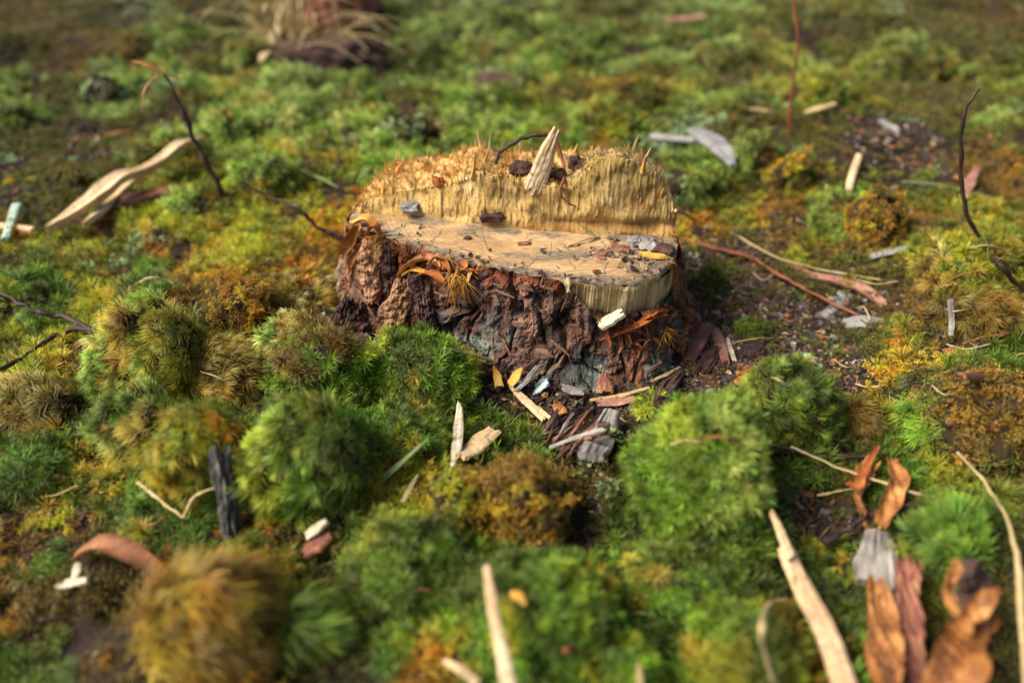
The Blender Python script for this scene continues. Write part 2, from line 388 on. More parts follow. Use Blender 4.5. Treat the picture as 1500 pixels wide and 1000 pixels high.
LITP = [make_chip(1, 1, .45, .12), make_chip(2, 1, .7, .10), make_chip(3, 1, .25, .12), make_needle(4), make_needle(5), make_crumb(6), make_crumb(7), make_chip(8, 1, .9, .05)]

_ngc = {}
def scatter_group(key, protos):
    if key in _ngc: return _ngc[key]
    g = bpy.data.node_groups.new('scatter_'+key, 'GeometryNodeTree')
    g.interface.new_socket('Geometry', in_out='INPUT', socket_type='NodeSocketGeometry')
    g.interface.new_socket('Geometry', in_out='OUTPUT', socket_type='NodeSocketGeometry')
    gi = g.nodes.new('NodeGroupInput'); go = g.nodes.new('NodeGroupOutput')
    ins = g.nodes.new('GeometryNodeInstanceOnPoints'); j = g.nodes.new('GeometryNodeJoinGeometry')
    for o in reversed(protos):                          # join puts the last link first
        oi = g.nodes.new('GeometryNodeObjectInfo'); oi.inputs['Object'].default_value = o; oi.inputs['As Instance'].default_value = True
        g.links.new(oi.outputs['Geometry'], j.inputs[0])
    g.links.new(gi.outputs[0], ins.inputs['Points']); g.links.new(j.outputs[0], ins.inputs['Instance'])
    ins.inputs['Pick Instance'].default_value = True
    def na(n_, ty):
        a = g.nodes.new('GeometryNodeInputNamedAttribute'); a.data_type = ty; a.inputs['Name'].default_value = n_; return a.outputs['Attribute']
    g.links.new(na('idx', 'INT'), ins.inputs['Instance Index'])
    e2r = g.nodes.new('FunctionNodeEulerToRotation'); g.links.new(na('rot', 'FLOAT_VECTOR'), e2r.inputs[0]); g.links.new(e2r.outputs[0], ins.inputs['Rotation'])
    g.links.new(na('scl', 'FLOAT'), ins.inputs['Scale'])
    g.links.new(ins.outputs[0], go.inputs[0]); _ngc[key] = g; return g
def scatter(name, key, protos, pts, rot, scl, idx, tint, parent=None, m=None, kind='stuff'):
    me = bpy.data.meshes.new(name); n = len(pts); me.vertices.add(n); me.vertices.foreach_set('co', np.asarray(pts, float).ravel())
    a = me.attributes.new('rot', 'FLOAT_VECTOR', 'POINT'); a.data.foreach_set('vector', np.asarray(rot, float).ravel())
    a = me.attributes.new('scl', 'FLOAT', 'POINT'); a.data.foreach_set('value', np.asarray(scl, float))
    a = me.attributes.new('idx', 'INT', 'POINT'); a.data.foreach_set('value', np.asarray(idx, np.int32))
    set_color(me, 'tint', tint)
    o = link(name, me, m, parent, kind); md = o.modifiers.new('scatter', 'NODES'); md.node_group = scatter_group(key, protos); return o
def orient(nrm, spin):
    """Euler angles that turn +Z to nrm after a spin about Z (vectorised)"""
    nrm = nrm/np.linalg.norm(nrm, axis=1, keepdims=True)
    ux = np.stack([np.cos(spin), np.sin(spin), np.zeros(len(spin))], 1)
    X = ux - nrm*np.sum(ux*nrm, 1, keepdims=True); X /= np.linalg.norm(X, axis=1, keepdims=True)+1e-9
    Y = np.cross(nrm, X)
    R = np.stack([X, Y, nrm], -1)
    sy = np.hypot(R[:, 0, 0], R[:, 1, 0])
    return np.stack([np.arctan2(R[:, 2, 1], R[:, 2, 2]), np.arctan2(-R[:, 2, 0], sy), np.arctan2(R[:, 1, 0], R[:, 0, 0])], 1)

# ------------------------------------------------------------------ palettes (linear albedo)
PAL = {
 'G': [(.12, .28, .015), (.22, .40, .02), (.06, .18, .015), (.42, .48, .04)],
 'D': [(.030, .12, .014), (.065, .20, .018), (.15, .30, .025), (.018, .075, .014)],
 'Y': [(.38, .37, .02), (.50, .42, .02), (.15, .23, .018), (.60, .38, .03)],
 'A': [(.70, .27, .012), (.50, .16, .010), (.72, .42, .02), (.24, .09, .012)],
 'P': [(.42, .58, .12), (.32, .50, .09), (.56, .64, .17), (.18, .34, .05)],
 'T': [(.66, .43, .10), (.56, .32, .05), (.70, .54, .20), (.34, .18, .04)],
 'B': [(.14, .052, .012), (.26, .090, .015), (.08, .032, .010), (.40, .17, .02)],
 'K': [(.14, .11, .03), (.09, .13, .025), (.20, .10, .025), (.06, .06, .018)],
 'O': [(.27, .27, .02), (.15, .23, .02), (.38, .26, .02), (.09, .13, .018)],
 'L': [(.28, .42, .28), (.40, .54, .36), (.18, .30, .19), (.52, .60, .42)],
 'S': [(.07, .04, .02), (.12, .06, .025), (.10, .20, .02), (.18, .20, .03)],
}
STYLE = {'G': (K_STAR, K_SWEPT), 'D': (K_STAR, K_STAR), 'Y': (K_FEATH, K_STAR), 'A': (K_FEATH, K_FIBRE), 'P': (K_BUSHY, K_STAR),
         'T': (K_SWEPT, K_FEATH), 'B': (K_FIBRE, K_FEATH), 'K': (K_FEATH, K_FIBRE), 'O': (K_FEATH, K_STAR), 'L': (K_CUP, K_CUP), 'S': (K_FEATH, K_FIBRE)}
def tints(codes, n, pos):
    """pick a palette entry by a clumpy noise, then jitter value and hue"""
    out = np.zeros((n, 3)); nz = (fbm(pos[:, 0]*55, pos[:, 1]*55, pos[:, 2]*55, 2, 71)*.9 + .5 + rng.uniform(-.22, .22, n))
    k = np.clip((nz*4).astype(int), 0, 3)
    for c in set(codes):
        mk = codes == c; out[mk] = np.array(PAL[c])[k[mk]]
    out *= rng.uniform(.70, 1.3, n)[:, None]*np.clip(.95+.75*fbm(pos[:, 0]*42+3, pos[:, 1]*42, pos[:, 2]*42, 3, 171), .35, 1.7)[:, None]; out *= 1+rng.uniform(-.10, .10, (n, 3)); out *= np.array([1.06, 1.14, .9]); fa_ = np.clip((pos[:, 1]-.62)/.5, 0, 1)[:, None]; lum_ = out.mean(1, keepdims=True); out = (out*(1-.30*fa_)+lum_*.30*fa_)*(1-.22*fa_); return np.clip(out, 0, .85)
def styles(codes, n, second=.42):
    idx = np.zeros(n, int); r2 = rng.random(n) < second
    for c in set(codes):
        for q, (b0, cnt) in enumerate(STYLE[c]):
            mk = (codes == c) & (r2 == bool(q)); idx[mk] = b0 + rng.integers(0, cnt, mk.sum())
    return idx

# ------------------------------------------------------------------ cushions
SOLID_V, SOLID_F = [], []
def add_solid(me, off=(0, 0, 0)):
    b = len(SOLID_V); SOLID_V.extend([v.co + Vector(off) for v in me.vertices]); SOLID_F.extend([[b+i for i in p.vertices] for p in me.polygons])
CUSH = []
def cushion(x0, y0, x1, y1, code, label, code2=None, mixf=.0, top=None, size=.011, dens=1.15, style=None, sweep=None, lump=.24, flat=.9, name='moss_cushion', cat='moss cushion', lean=0.0, group='moss cushions on the forest floor', sink=.0):
    size *= .78
    xc = (x0+x1)/2; g = at_g(xc, y1); d = project(*g)[2]; rx = (x1-x0)/2*d/FPX - size*.35; rx = max(rx, .006)
    ry = rx*flat; rz = None
    while True:
        C = g + np.array([0, ry*.92, 0]); C[2] = float(H(C[0], C[1])) - sink
        pc = project(*C); al = math.atan2(CAM_H-C[2], C[1])
        ext = (pc[1]-y0)*pc[2]/FPX - size*.4
        q = ext**2 - (ry*math.sin(al))**2
        if ext > 0 and q > 0: rz = math.sqrt(q)/math.cos(al)
        if rz and rz >= .38*rx: break
        ry *= .88
        if ry < rx*.2: rz = rx*.35; break
    rz = min(rz, rx*1.6)
    C[0] = at_y((x0+x1)/2, (y0+y1)/2, C[1])[0]
    seed = len(CUSH)*13+3
    nu, nv = 64, 26
    th = np.linspace(0, 2*np.pi, nu, endpoint=False); ph = np.linspace(-.35, np.pi/2-.001, nv)
    TH, PH = np.meshgrid(th, ph, indexing='ij')
    def surf(TH, PH):
        dx, dy, dz = np.cos(TH)*np.cos(PH), np.sin(TH)*np.cos(PH), np.sin(PH)
        n = 1 + max(lump, .25)*(fbm(dx*1.6+seed, dy*1.6, dz*1.6, 3, 31)) + lump*.5*fbm(dx*5+seed, dy*5, dz*5, 2, 33)
        return np.stack([dx*rx*n, dy*ry*n, dz*rz*n], -1), np.stack([dx/rx, dy/ry, dz/rz], -1)
    P, _ = surf(TH, PH)
    me = grid_mesh('mound', P, wrap=True); 
    root = empty(name, tuple(C)); tag(root, label, cat, group)
    mo = link('mound', me, M['mound'], root); add_solid(me, C)
    # shoots, sampled evenly by area
    area = 2*math.pi*((rx*ry)**1.6+(rx*rz)**1.6+(ry*rz)**1.6)**(1/1.6)/3**(1/1.6)
    n = int(dens*area*1.15/(size*.36)**2); n = max(60, min(n, 8000))
    u = rng.random(n*2)*2*np.pi; s = rng.uniform(-.25, 1, n*2); p = np.arcsin(s)
    Ps, Ns = surf(u, p); wgt = np.linalg.norm(Ns, axis=1); keep = rng.random(n*2) < wgt/wgt.max()*1.0; Ps, Ns = Ps[keep][:n], Ns[keep][:n]; n = len(Ps)
    Ns = Ns/np.linalg.norm(Ns, axis=1, keepdims=True)
    tilt = Ns + rng.normal(0, .28, (n, 3)) + np.array([0, 0, .25]) + (np.array(sweep)*.75 if sweep is not None else 0)
    codes = np.full(n, code)
    W = Ps + C
    if code2:
        nz = fbm(W[:, 0]*38+seed, W[:, 1]*38, W[:, 2]*38, 2, 55)*.5+.5 + (.9*(Ns[:, 2]-.55) if top == 'top' else 0) + (-.9*Ns[:, 0] if top == 'left' else 0) + (.9*Ns[:, 0] if top == 'right' else 0)
        codes[nz > 1-mixf] = code2
    if code in 'GDYP':
        gz = fbm(W[:, 0]*60+seed, W[:, 1]*60, W[:, 2]*60, 2, 56)+.5*Ns[:, 2]; codes[(gz > .85) & (rng.random(n) < .8)] = 'Y' if code in 'GD' else 'A'
    idx = styles(codes, n) if style is None else style[0]+rng.integers(0, style[1], n)
    spin = rng.uniform(0, 2*np.pi, n)
    if sweep is not None: spin = math.atan2(sweep[1], sweep[0]) + rng.normal(0, .5, n)
    sc = size*rng.uniform(.7, 1.25, n)
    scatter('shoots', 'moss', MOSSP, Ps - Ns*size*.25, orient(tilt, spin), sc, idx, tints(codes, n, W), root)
    CUSH.append((C, rx, ry, rz)); return root

# foreground and middle cushions
cushion(912, 574, 1122, 790, 'G', 'big round bright green moss cushion right of centre, below the white bark chip', 'P', .46, 'right', .0105, 1.25, style=K_STAR, lump=.10)  # pale right side paints a rim glow into the moss colour
cushion(1090, 532, 1222, 655, 'D', 'smaller green moss cushion upper right of the big round one', 'G', .62, None, .0095, 1.1, style=K_SWEPT, lump=.12)
cushion(392, 488, 560, 590, 'G', 'green moss cushion with spiky stars at the foot of the tan bark slab', 'B', .30, 'top', .0105, style=K_STAR, flat=.7)
cushion(535, 492, 700, 600, 'G', 'vivid green moss cushion under the thin straw at the left front of the stump', 'D', .40, None, .0105, style=K_STAR, flat=.7)
cushion(385, 458, 490, 545, 'P', 'pale green and tawny moss cushion with backswept tips above the green one', 'T', .55, 'right', .0115, style=K_SWEPT, sweep=(-.8, -.3, .2))
cushion(368, 575, 560, 765, 'D', 'large dark green combed moss cushion left of centre', 'G', .48, 'left', .0125, style=K_SWEPT, sweep=(-.7, -.4, .1), lump=.14)  # brighter left side: light from the left put into the colour
cushion(520, 590, 668, 690, 'D', 'dark green moss cushion between the combed cushion and the upright splinter', 'D', .1, None, .0105, style=K_STAR)
cushion(128, 448, 305, 585, 'Y', 'yellow green moss cushion at the tip of the forked twig', 'P', .5, 'left', .0110, style=K_SWEPT, sweep=(-.6, -.4, .1))  # paler left edge paints the side light into the moss
cushion(142, 545, 268, 690, 'T', 'tawny topped moss cushion below the yellow green one', 'D', .42, None, .0120, style=K_SWEPT, sweep=(-.8, -.2, 0))
cushion(225, 560, 375, 735, 'Y', 'amber and green moss cushion touching the grey stub', 'D', .5, None, .0118, style=K_SWEPT, sweep=(-.2, -.6, 0))
cushion(-40, 545, 122, 655, 'T', 'tan combed moss cushion at the left edge of the picture', 'Y', .35, None, .0135, style=K_SWEPT, sweep=(-.9, -.1, .2))
cushion(-60, 640, 130, 740, 'D', 'dark moss cushion at the left edge below the tan one', 'K', .45, None, .012)
cushion(255, 500, 395, 590, 'T', 'dry tan moss cushion with curled pale tips left of the green ones', 'A', .45, None, .0125, style=K_SWEPT, sweep=(.9, .1, .4))
cushion(205, 800, 385, 985, 'A', 'large blurred orange moss tuft with yellow tips in the lower left', 'T', .34, 'top', .021, 3.2, style=K_SWEPT, sweep=(.45, .1, 1.0), lump=.2)
cushion(372, 785, 462, 960, 'G', 'green side cushion leaning on the orange moss tuft', 'P', .5, 'right', .021, 3.0, style=K_SWEPT, sweep=(.8, .2, .6))
cushion(612, 650, 742, 800, 'Y', 'yellow green feather moss clump in the lower middle', 'A', .50, 'right', .0125, style=K_FEATH)
cushion(695, 640, 850, 810, 'B', 'rusty brown curled moss clump beside the yellow green one', 'A', .52, 'left', .0125, style=(7, 7))
cushion(490, 752, 690, 900, 'D', 'green moss carpet hump left of the tall pale straw', 'G', .55, None, .0098, style=K_STAR, flat=1.0)
cushion(690, 815, 905, 960, 'D', 'green moss hump behind the tall pale straw in the foreground', 'G', .45, None, .0098, style=K_STAR, flat=1.0)
cushion(900, 790, 1110, 910, 'D', 'deep green moss hump under the big round cushion', 'G', .35, None, .0098, style=K_STAR, flat=.9)
cushion(1000, 890, 1180, 1040, 'G', 'blurred bright green moss tuft at the bottom edge beside the broken splinter', 'Y', .35, None, .0098, style=K_STAR)
cushion(860, 940, 960, 1040, 'G', 'small yellow green moss tuft at the bottom edge centre', 'Y', .3, None, .012, style=K_STAR)
cushion(1330, 740, 1470, 850, 'D', 'soft green moss tuft between the two orange bark curls', 'O', .5, None, .014, style=K_SWEPT, sweep=(-.2, .3, .8))
cushion(1340, 545, 1530, 690, 'B', 'dark brown fibrous moss clump at the right edge', 'K', .35, None, .0135, style=(7, 7), lump=.22)
cushion(1315, 585, 1405, 650, 'G', 'pale green brushed moss tips left of the brown clump', 'T', .35, 'right', .016, style=K_SWEPT, sweep=(-.9, -.3, .5))
cushion(1225, 590, 1310, 655, 'B', 'low brown moss tuft right of the small green cushion', 'A', .35, None, .011, style=K_SWEPT, sweep=(.3, -.6, .1))
cushion(1350, 345, 1530, 450, 'Y', 'yellow green star moss cushion behind the dark curved twig on the right', 'T', .42, None, .013, flat=.8)
cushion(1370, 415, 1520, 500, 'T', 'hanging tan and brown moss below the star moss on the right', 'B', .5, None, .013, style=K_SWEPT, sweep=(.1, -.7, 0))
cushion(1235, 275, 1330, 370, 'A', 'round rusty moss ball right of the stump in the middle distance', 'B', .4, None, .012, style=(7, 7))
cushion(1190, 285, 1262, 350, 'P', 'pale green moss tuft touching the rusty moss ball', None, 0, None, .012)
cushion(415, 395, 505, 455, 'T', 'straw coloured combed moss against the left root of the stump', 'A', .3, None, .012, style=K_SWEPT, sweep=(.6, .4, .5))
cushion(295, 405, 420, 495, 'A', 'orange brown moss cushion left of the stump', 'B', .5, None, .011, style=(7, 7))
cushion(1075, 465, 1125, 500, 'G', 'tiny green moss tuft in the dark litter', None, 0, None, .008)
cushion(1015, 390, 1062, 430, 'G', 'small green moss tuft close to the right side of the stump', None, 0, None, .008)
cushion(935, 562, 980, 610, 'G', 'small fringe of yellow green moss above the big round cushion', 'Y', .3, None, .010)
cushion(842, 606, 922, 696, 'L', 'pale grey green lichen rosette left of the big round cushion', None, 0, None, .009, style=K_CUP, name='lichen_clump', cat='lichen', group=None)
cushion(870, 665, 925, 740, 'L', 'lower lichen rosette hidden beside the big round cushion', None, 0, None, .010, style=K_CUP, name='lichen_clump', cat='lichen', group=None)
# background cushions
BG = [(295, 160, 375, 222, 'P', 'pale green moss mound behind the leaning dark twig'), (375, 155, 470, 205, 'P', 'long pale green moss mound right of the leaning twig'),
 (-20, 142, 55, 190, 'P', 'pale round moss mound at the upper left edge'), (118, 110, 190, 160, 'L', 'bluish moss mound in the upper left'),
 (228, 28, 295, 62, 'G', 'dark based green moss tuft near the top left'), (495, 105, 550, 135, 'G', 'small bright green moss mound above the left of the stump'),
 (240, 275, 335, 325, 'P', 'yellowish moss mound under the foot of the leaning twig'), (652, 128, 790, 170, 'G', 'broad green moss mound straight behind the stump'),
 (545, 160, 640, 215, 'P', 'lime moss mound behind the left half of the stump'), (640, 165, 745, 215, 'P', 'lime moss mound behind the middle of the stump'),
 (760, 60, 870, 110, 'G', 'green moss mound high in the picture centre'), (840, 45, 905, 80, 'G', 'small green mound near the top centre right'),
 (1060, 200, 1140, 262, 'P', 'pale lichen green mound by the grey bark plate'), (950, 245, 1055, 310, 'P', 'bright mossy mound right behind the stump'),
 (870, 110, 980, 165, 'A', 'orange tinged moss mound beyond the stump'), (1120, 225, 1200, 290, 'A', 'orange brown moss mound right of the pale lichen mound'),
 (430, 220, 530, 262, 'Y', 'yellow moss mound left of the curved pale blade'), (385, 100, 470, 140, 'P', 'dull pale mound in the far left middle'),
 (1240, 60, 1400, 120, 'O', 'wide olive moss mound in the upper right'), (1420, 80, 1520, 135, 'O', 'olive moss mound at the upper right edge'),
 (1010, 60, 1110, 110, 'O', 'olive mound above the right of the stump'), (820, 150, 950, 200, 'Y', 'yellow green moss mound behind the tall splinter'),
 (560, 60, 660, 105, 'O', 'olive moss mound in the far middle'), (680, 20, 780, 62, 'G', 'green moss mound at the top of the picture'),
 (150, 50, 235, 90, 'K', 'dull brown moss mound in the upper left'), (330, 60, 400, 100, 'O', 'olive mound left of the dry grass tuft'),
 (1150, 110, 1240, 160, 'Y', 'yellow olive mound beside the thin red stem'), (190, 190, 300, 250, 'O', 'olive moss mound behind the pale broken branch'),
 (60, 240, 150, 300, 'K', 'dark olive mound left of the pale broken branch'), (340, 225, 440, 290, 'Y', 'yellow green moss mound behind the dark twig that points at the stump')]
for (a, b, c, d, k, lab) in BG:
    k2 = {'P': 'L', 'G': 'P', 'A': 'O', 'Y': 'P', 'O': 'P', 'K': 'B', 'L': 'P'}[k]
    cushion(a, b, c, d, k, lab, k2, .4, None, .016, .8, lump=.22, flat=.8)

# ------------------------------------------------------------------ stump
ZF = .060
def prof(pts, n):
    p = np.array(pts, float); t = np.concatenate([[0], np.cumsum(np.linalg.norm(np.diff(p[:, :2], axis=0), axis=1))]); s = np.linspace(0, t[-1], n)
    return np.stack([np.interp(s, t, p[:, k]) for k in range(p.shape[1])], 1)
def smooth_closed(P, it):
    for _ in range(it): P = (np.roll(P, 1, 0)+2*P+np.roll(P, -1, 0))/4
    return P
root_st = empty('tree_stump', (0.0, .44, 0)); tag(root_st, 'sawn pine stump with a smooth front cut, torn fibrous step behind and flaking bark', 'tree stump')
SO = Vector((0.0, .44, 0))
def spart(name, me, m, parent=None, off=True, kind=None):
    if off: me.transform(Matrix.Translation(-SO))
    return link(name, me, m, parent or root_st, kind)
front_px = [(511, 322), (540, 338), (575, 347), (610, 360), (650, 371), (700, 386), (760, 398), (820, 407), (872, 414), (925, 411), (965, 402), (988, 386), (994, 362)]
rear_px = [(516, 316), (560, 316), (610, 320), (660, 328), (720, 335), (790, 341), (860, 345), (930, 347), (990, 350)]
front = np.array([at_z(x, y, ZF) for x, y in front_px]); rear = np.array([at_z(x, y, ZF) for x, y in rear_px])
# wall top: pixel row read at the plan line just behind the step foot
wall_px = [(519, 298), (545, 286), (580, 280), (630, 276), (665, 268), (700, 258), (735, 256), (775, 266), (805, 272), (838, 268), (856, 252), (872, 232), (900, 224), (930, 230), (955, 246), (972, 262), (984, 285), (990, 310)]
back_px = [(519, 292), (548, 262), (575, 243), (610, 232), (650, 226), (700, 222), (760, 222), (820, 220), (860, 222), (900, 222), (930, 228), (955, 244), (972, 262), (984, 285), (990, 310)]
NX, NW, NT_, NB_ = 520, 46, 60, 20
rr = prof(rear, NX); xs = rr[:, 0]
def interp_px(px, xs_, yline, back=0.0):
    """height profile: for each x, z that puts the wall top on the traced row at depth yline"""
    q = np.array([at_y(a, b, np.interp(at_y(a, b, .44)[0], xs_, yline)+back) for a, b in px]); return np.interp(xs_, q[:, 0], q[:, 2])
ywall = rr[:, 1]; lean = .006
ztop = interp_px(wall_px, xs, ywall+lean)
half = (xs-xs[0])/(xs[-1]-xs[0]); depth = .062*np.sqrt(np.clip(1-(2*half-1)**2, 0, 1))**.8+.004
zback = interp_px(back_px, xs, ywall+lean+depth)
zback = np.maximum(zback, .03); 
P = np.zeros((NX, NW+NT_+NB_, 3))
for i in range(NX):
    x = xs[i]; zt = ztop[i]; yb = ywall[i]
    v = np.linspace(0, 1, NW); P[i, :NW, 0] = x; P[i, :NW, 1] = yb + lean*v**1.2; P[i, :NW, 2] = ZF-.003 + (zt-ZF+.003)*v
    v = np.linspace(0, 1, NT_+1)[1:]; P[i, NW:NW+NT_, 0] = x; P[i, NW:NW+NT_, 1] = yb+lean+depth[i]*v; P[i, NW:NW+NT_, 2] = zt+(zback[i]-zt)*v
    v = np.linspace(0, 1, NB_+1)[1:]; P[i, NW+NT_:, 0] = x*(1+.02*v); P[i, NW+NT_:, 1] = yb+lean+depth[i]+.01*v; P[i, NW+NT_:, 2] = zback[i]*(1-v)-.002*v
X, Y, Z = P[..., 0], P[..., 1], P[..., 2]
V_ = np.zeros((NX, NW+NT_+NB_)); V_[:, :NW] = 1
ridge = np.abs(vnoise(X*900, Z*260, 2, 3))*.00025 + np.abs(vnoise(X*330, Z*60, 2, 4))*.0003 + np.where(vnoise(X*420, Z*85, 0, 29) > .5, .0005, 0) + fbm(X*600, Z*160, 0, 2, 28)*.0003 + fbm(X*60, Z*60, 1, 3, 6)*.0016
topn = fbm(X*120, Y*120, 1, 4, 8)*.0022 + np.maximum(0, vnoise(X*420, Y*220, 0, 12))**2*.0015 + fbm(X*160, Y*120, 0, 3, 13)*.0018 + fbm(X*45, Y*45, 0, 2, 15)*.003
amp_foot = np.clip((Z-ZF)/.004, 0, 1)
P[:, :NW, 1] -= (ridge*amp_foot)[:, :NW]
edge = np.clip((np.arange(NW+NT_+NB_)-NW+8)/8, 0, 1)[None, :]*np.clip((NW+NT_+4-np.arange(NW+NT_+NB_))/6, .25, 1)[None, :]
P[..., 2] += topn*edge
P[..., 1] += fbm(X*90, Z*90, Y*90, 3, 14)*.0009*edge
# worn hollow along the foot of the wall
P[:, :NW, 1] += (.0035*np.exp(-((Z-ZF-.007)/.003)**2)*(np.clip((X-.01)/.03, 0, 1)))[:, :NW]
def stain_of(X, Z):
    n = fbm(X*75, Z*110, 0, 4, 201)
    g = np.clip((X-.022)/.012, 0, 1)*np.clip((Z-.079+.004*n)/.006, 0, 1)*np.clip((.11-X)/.03, 0, 1)*.5
    br_ = np.clip(1-np.abs(X+.005)/.03, 0, 1)*np.clip(.4+n, 0, 1)*.55 + np.clip(n-.30, 0, 1)*.8
    o = np.exp(-((Z-ZF-.0045)/.0022)**2)*np.clip(X/.02, 0, 1)*.8
    return g, br_, o
g_, b_, o_ = stain_of(P[..., 0], P[..., 2])
base_ = np.array([1.0, 1.0, 1.0])*(1-b_[..., None]*.55)*(1-g_[..., None]) + g_[..., None]*np.array([.42, .42, .32]); base_ = base_*(1-o_[..., None]*.6) + o_[..., None]*.6*np.array([.75, .42, .20])
me = grid_mesh('torn_step', P, flip=True); set_color(me, 'tint', base_.reshape(-1, 3)); torn = spart('torn_step', me, M['torn']); add_solid(torn.data, SO)
TORN_P = P
# smooth cut face: fan between front curve and step foot
NF, ND = 560, 90
fr = prof(front, NF); re = prof(rear, NF)
fr[:, 1] += .0012*fbm(fr[:, 0]*160, fr[:, 0]*0, 0, 3, 47)
v = np.linspace(0, 1, ND)[None, :, None]
P = fr[:, None, :]*(1-v) + (re+np.array([0, .006, 0]))[:, None, :]*v
X, Y = P[..., 0], P[..., 1]
P[..., 2] += .0010*fbm(X*45, Y*120, 0, 3, 41) + .0006*vnoise(X*90, Y*700, 0, 42)
e = np.clip(v[..., 0]/.06, 0, 1); P[..., 2] -= .0022*(1-e)**2 + 0*X; P[..., 2] -= .0012*np.clip(fbm(X*200, Y*200, 0, 2, 45), 0, 1)*(1-e)
# sawn ledge under the step
P[..., 2] += .0016*(1/(1+np.exp(-(v[..., 0]-.83-.03*vnoise(X*40, 0, 0, 4))*90)))
me = grid_mesh('cut_face', P, flip=True); vv_ = v[..., 0] + 0*X
gr_ = np.clip(.62*np.exp(-(vv_/.10)**2)*(1+.9*fbm(X*60, Y*60, 0, 3, 48)) + .30*np.exp(-((vv_-.84)/.05)**2)*(1+fbm(X*80, 0*X, 0, 2, 49)) + .5*np.clip((-.055-X)/.03, 0, 1)*np.exp(-(vv_/.5)**2) + .35*np.clip((X-.055)/.02, 0, 1) + .55*np.clip(fbm(X*38, Y*80, 4, 4, 50)-.1, 0, 1), 0, .8)
for (cx_, sl_, v0_, v1_) in [(-.045, .5, .1, .62), (-.012, -.6, .3, .8), (.012, .8, .02, .4), (.034, -.4, .2, .7), (.052, .3, .0, .35), (-.068, 1.0, .2, .6)]:
    dl_ = np.abs(X-(cx_+sl_*.02*(vv_-.3)+.0015*vnoise(vv_*9, cx_*900, 0, 52))); gr_ = np.maximum(gr_, .75*np.clip(1-dl_/.0007, 0, 1)*(vv_ > v0_)*(vv_ < v1_))
a_ = me.attributes.new('grime', 'FLOAT', 'POINT'); a_.data.foreach_set('value', gr_.ravel())
cut = spart('cut_face', me, M['cut']); add_solid(cut.data, SO)

# bark skirt: closed loop of control points, top and bottom
tops, bots = [], []
base_px = [(487, 440), (520, 478), (560, 492), (605, 497), (650, 503), (695, 520), (740, 545), (800, 562), (860, 572), (915, 570), (962, 545), (1000, 505), (1022, 455)]
for k, (a, b) in enumerate(front_px):
    t = front[k].copy(); bs = at_z(*base_px[k], 0.0); tops.append(t); bots.append(bs)
tops = np.array(tops); bots = np.array(bots)
# notch on the right front where the bark has come off: bark starts lower there
notch = {8: .043, 9: .040, 10: .040, 11: .040}
for k, z in notch.items(): tops[k, 2] = z; tops[k, 1] -= .001
bk = []
for s_ in np.linspace(.92, .06, 10):
    i = int(s_*(NX-1)); bk.append((xs[i]*1.02, ywall[i]+lean+depth[i]+.003, zback[i]-.006))
bk = np.array(bk); bkb = bk.copy(); cen = np.array([.0, .44, 0]); bkb[:, :2] = cen[:2]+(bk[:, :2]-cen[:2])*1.22; bkb[:, 2] = 0
tops = np.concatenate([tops, bk]); bots = np.concatenate([bots, bkb])
def closed(Pc, n):
    q = np.concatenate([Pc, Pc[:1]]); t = np.linspace(0, len(Pc), n, endpoint=False); out = np.stack([np.interp(t, np.arange(len(Pc)+1), q[:, k]) for k in range(3)], 1)
    return out
NS, NVB = 1300, 170
T_ = smooth_closed(closed(tops, NS), 14); B_ = smooth_closed(closed(bots, NS), 90)
v = np.linspace(0, 1, NVB)[None, :, None]
P = T_[:, None, :]*(1-v)+B_[:, None, :]*v
P[..., :2] = T_[:, None, :2]*(1-v**1.7)+B_[:, None, :2]*v**1.7          # flare towards the ground
P[..., 2] -= .012*np.clip(v[..., 0]-.96, 0, 1)/.04
tan = np.roll(T_, -5, 0)-np.roll(T_, 5, 0); nr = np.stack([tan[:, 1], -tan[:, 0]], 1); nr /= np.linalg.norm(nr, axis=1, keepdims=True)+1e-9
nr = smooth_closed(nr, 60)
arc = np.cumsum(np.linalg.norm(np.diff(np.concatenate([B_[:1], B_]), axis=0), axis=1))
A_ = arc[:, None]+0*P[..., 2]; Zb = P[..., 2]
wa = A_ + .006*fbm(A_*60, Zb*60, 0, 3, 61); wz = Zb+.006*fbm(A_*60+9, Zb*60, 0, 3, 62)
f1, f2, cid = worley(wa*52, wz*20, 5); g1, g2, cid2 = worley(wa*170+.8*cid, wz*120, 6); h1, h2, cid3 = worley(wa*520, wz*300, 16)
# long furrows between plates
crack = np.clip((f2-f1)/.16, 0, 1)
rim = np.clip(v[..., 0]/.06, .0, 1)
disp = (-.0065*(1-crack)**1.2 + .0042*(cid-.4) + .0013*cid2*np.clip((g2-g1)/.10, .3, 1) + .0009*cid3 + .0011*fbm(A_*260, Zb*200, 0, 5, 64) + .0008*np.where(fbm(A_*140, Zb*90, 3, 3, 164) > .1, 1, 0) + .0022*fbm(A_*30, Zb*20, 0, 2, 66))*(.25+.75*rim)
disp += .0020
P[..., :2] += nr[:, None, :]*disp[..., None]
P[..., 2] += (.0006*fbm(A_*200, Zb*200, 0, 3, 68)+.0008*(cid2-.5))*rim
red = np.clip(1-(ZF-Zb)/(.011+.012*np.clip((-.02-P[..., 0])/.05, 0, 1))+.6*fbm(A_*90, Zb*90, 0, 3, 70), 0, 1); lic = np.clip((fbm(A_*42+2, Zb*24, 0, 4, 73)+.12-.2*(Zb/.03))*3.0, 0, 1)
colr = np.array([.29, .135, .075])*(1-red[..., None]) + np.array([.48, .12, .045])*red[..., None]
warm = np.clip(fbm(A_*70, Zb*70, 3, 3, 75)*2, 0, 1)[..., None]; colr = colr*(1-warm*.6)+np.array([.34, .17, .09])*warm*.6
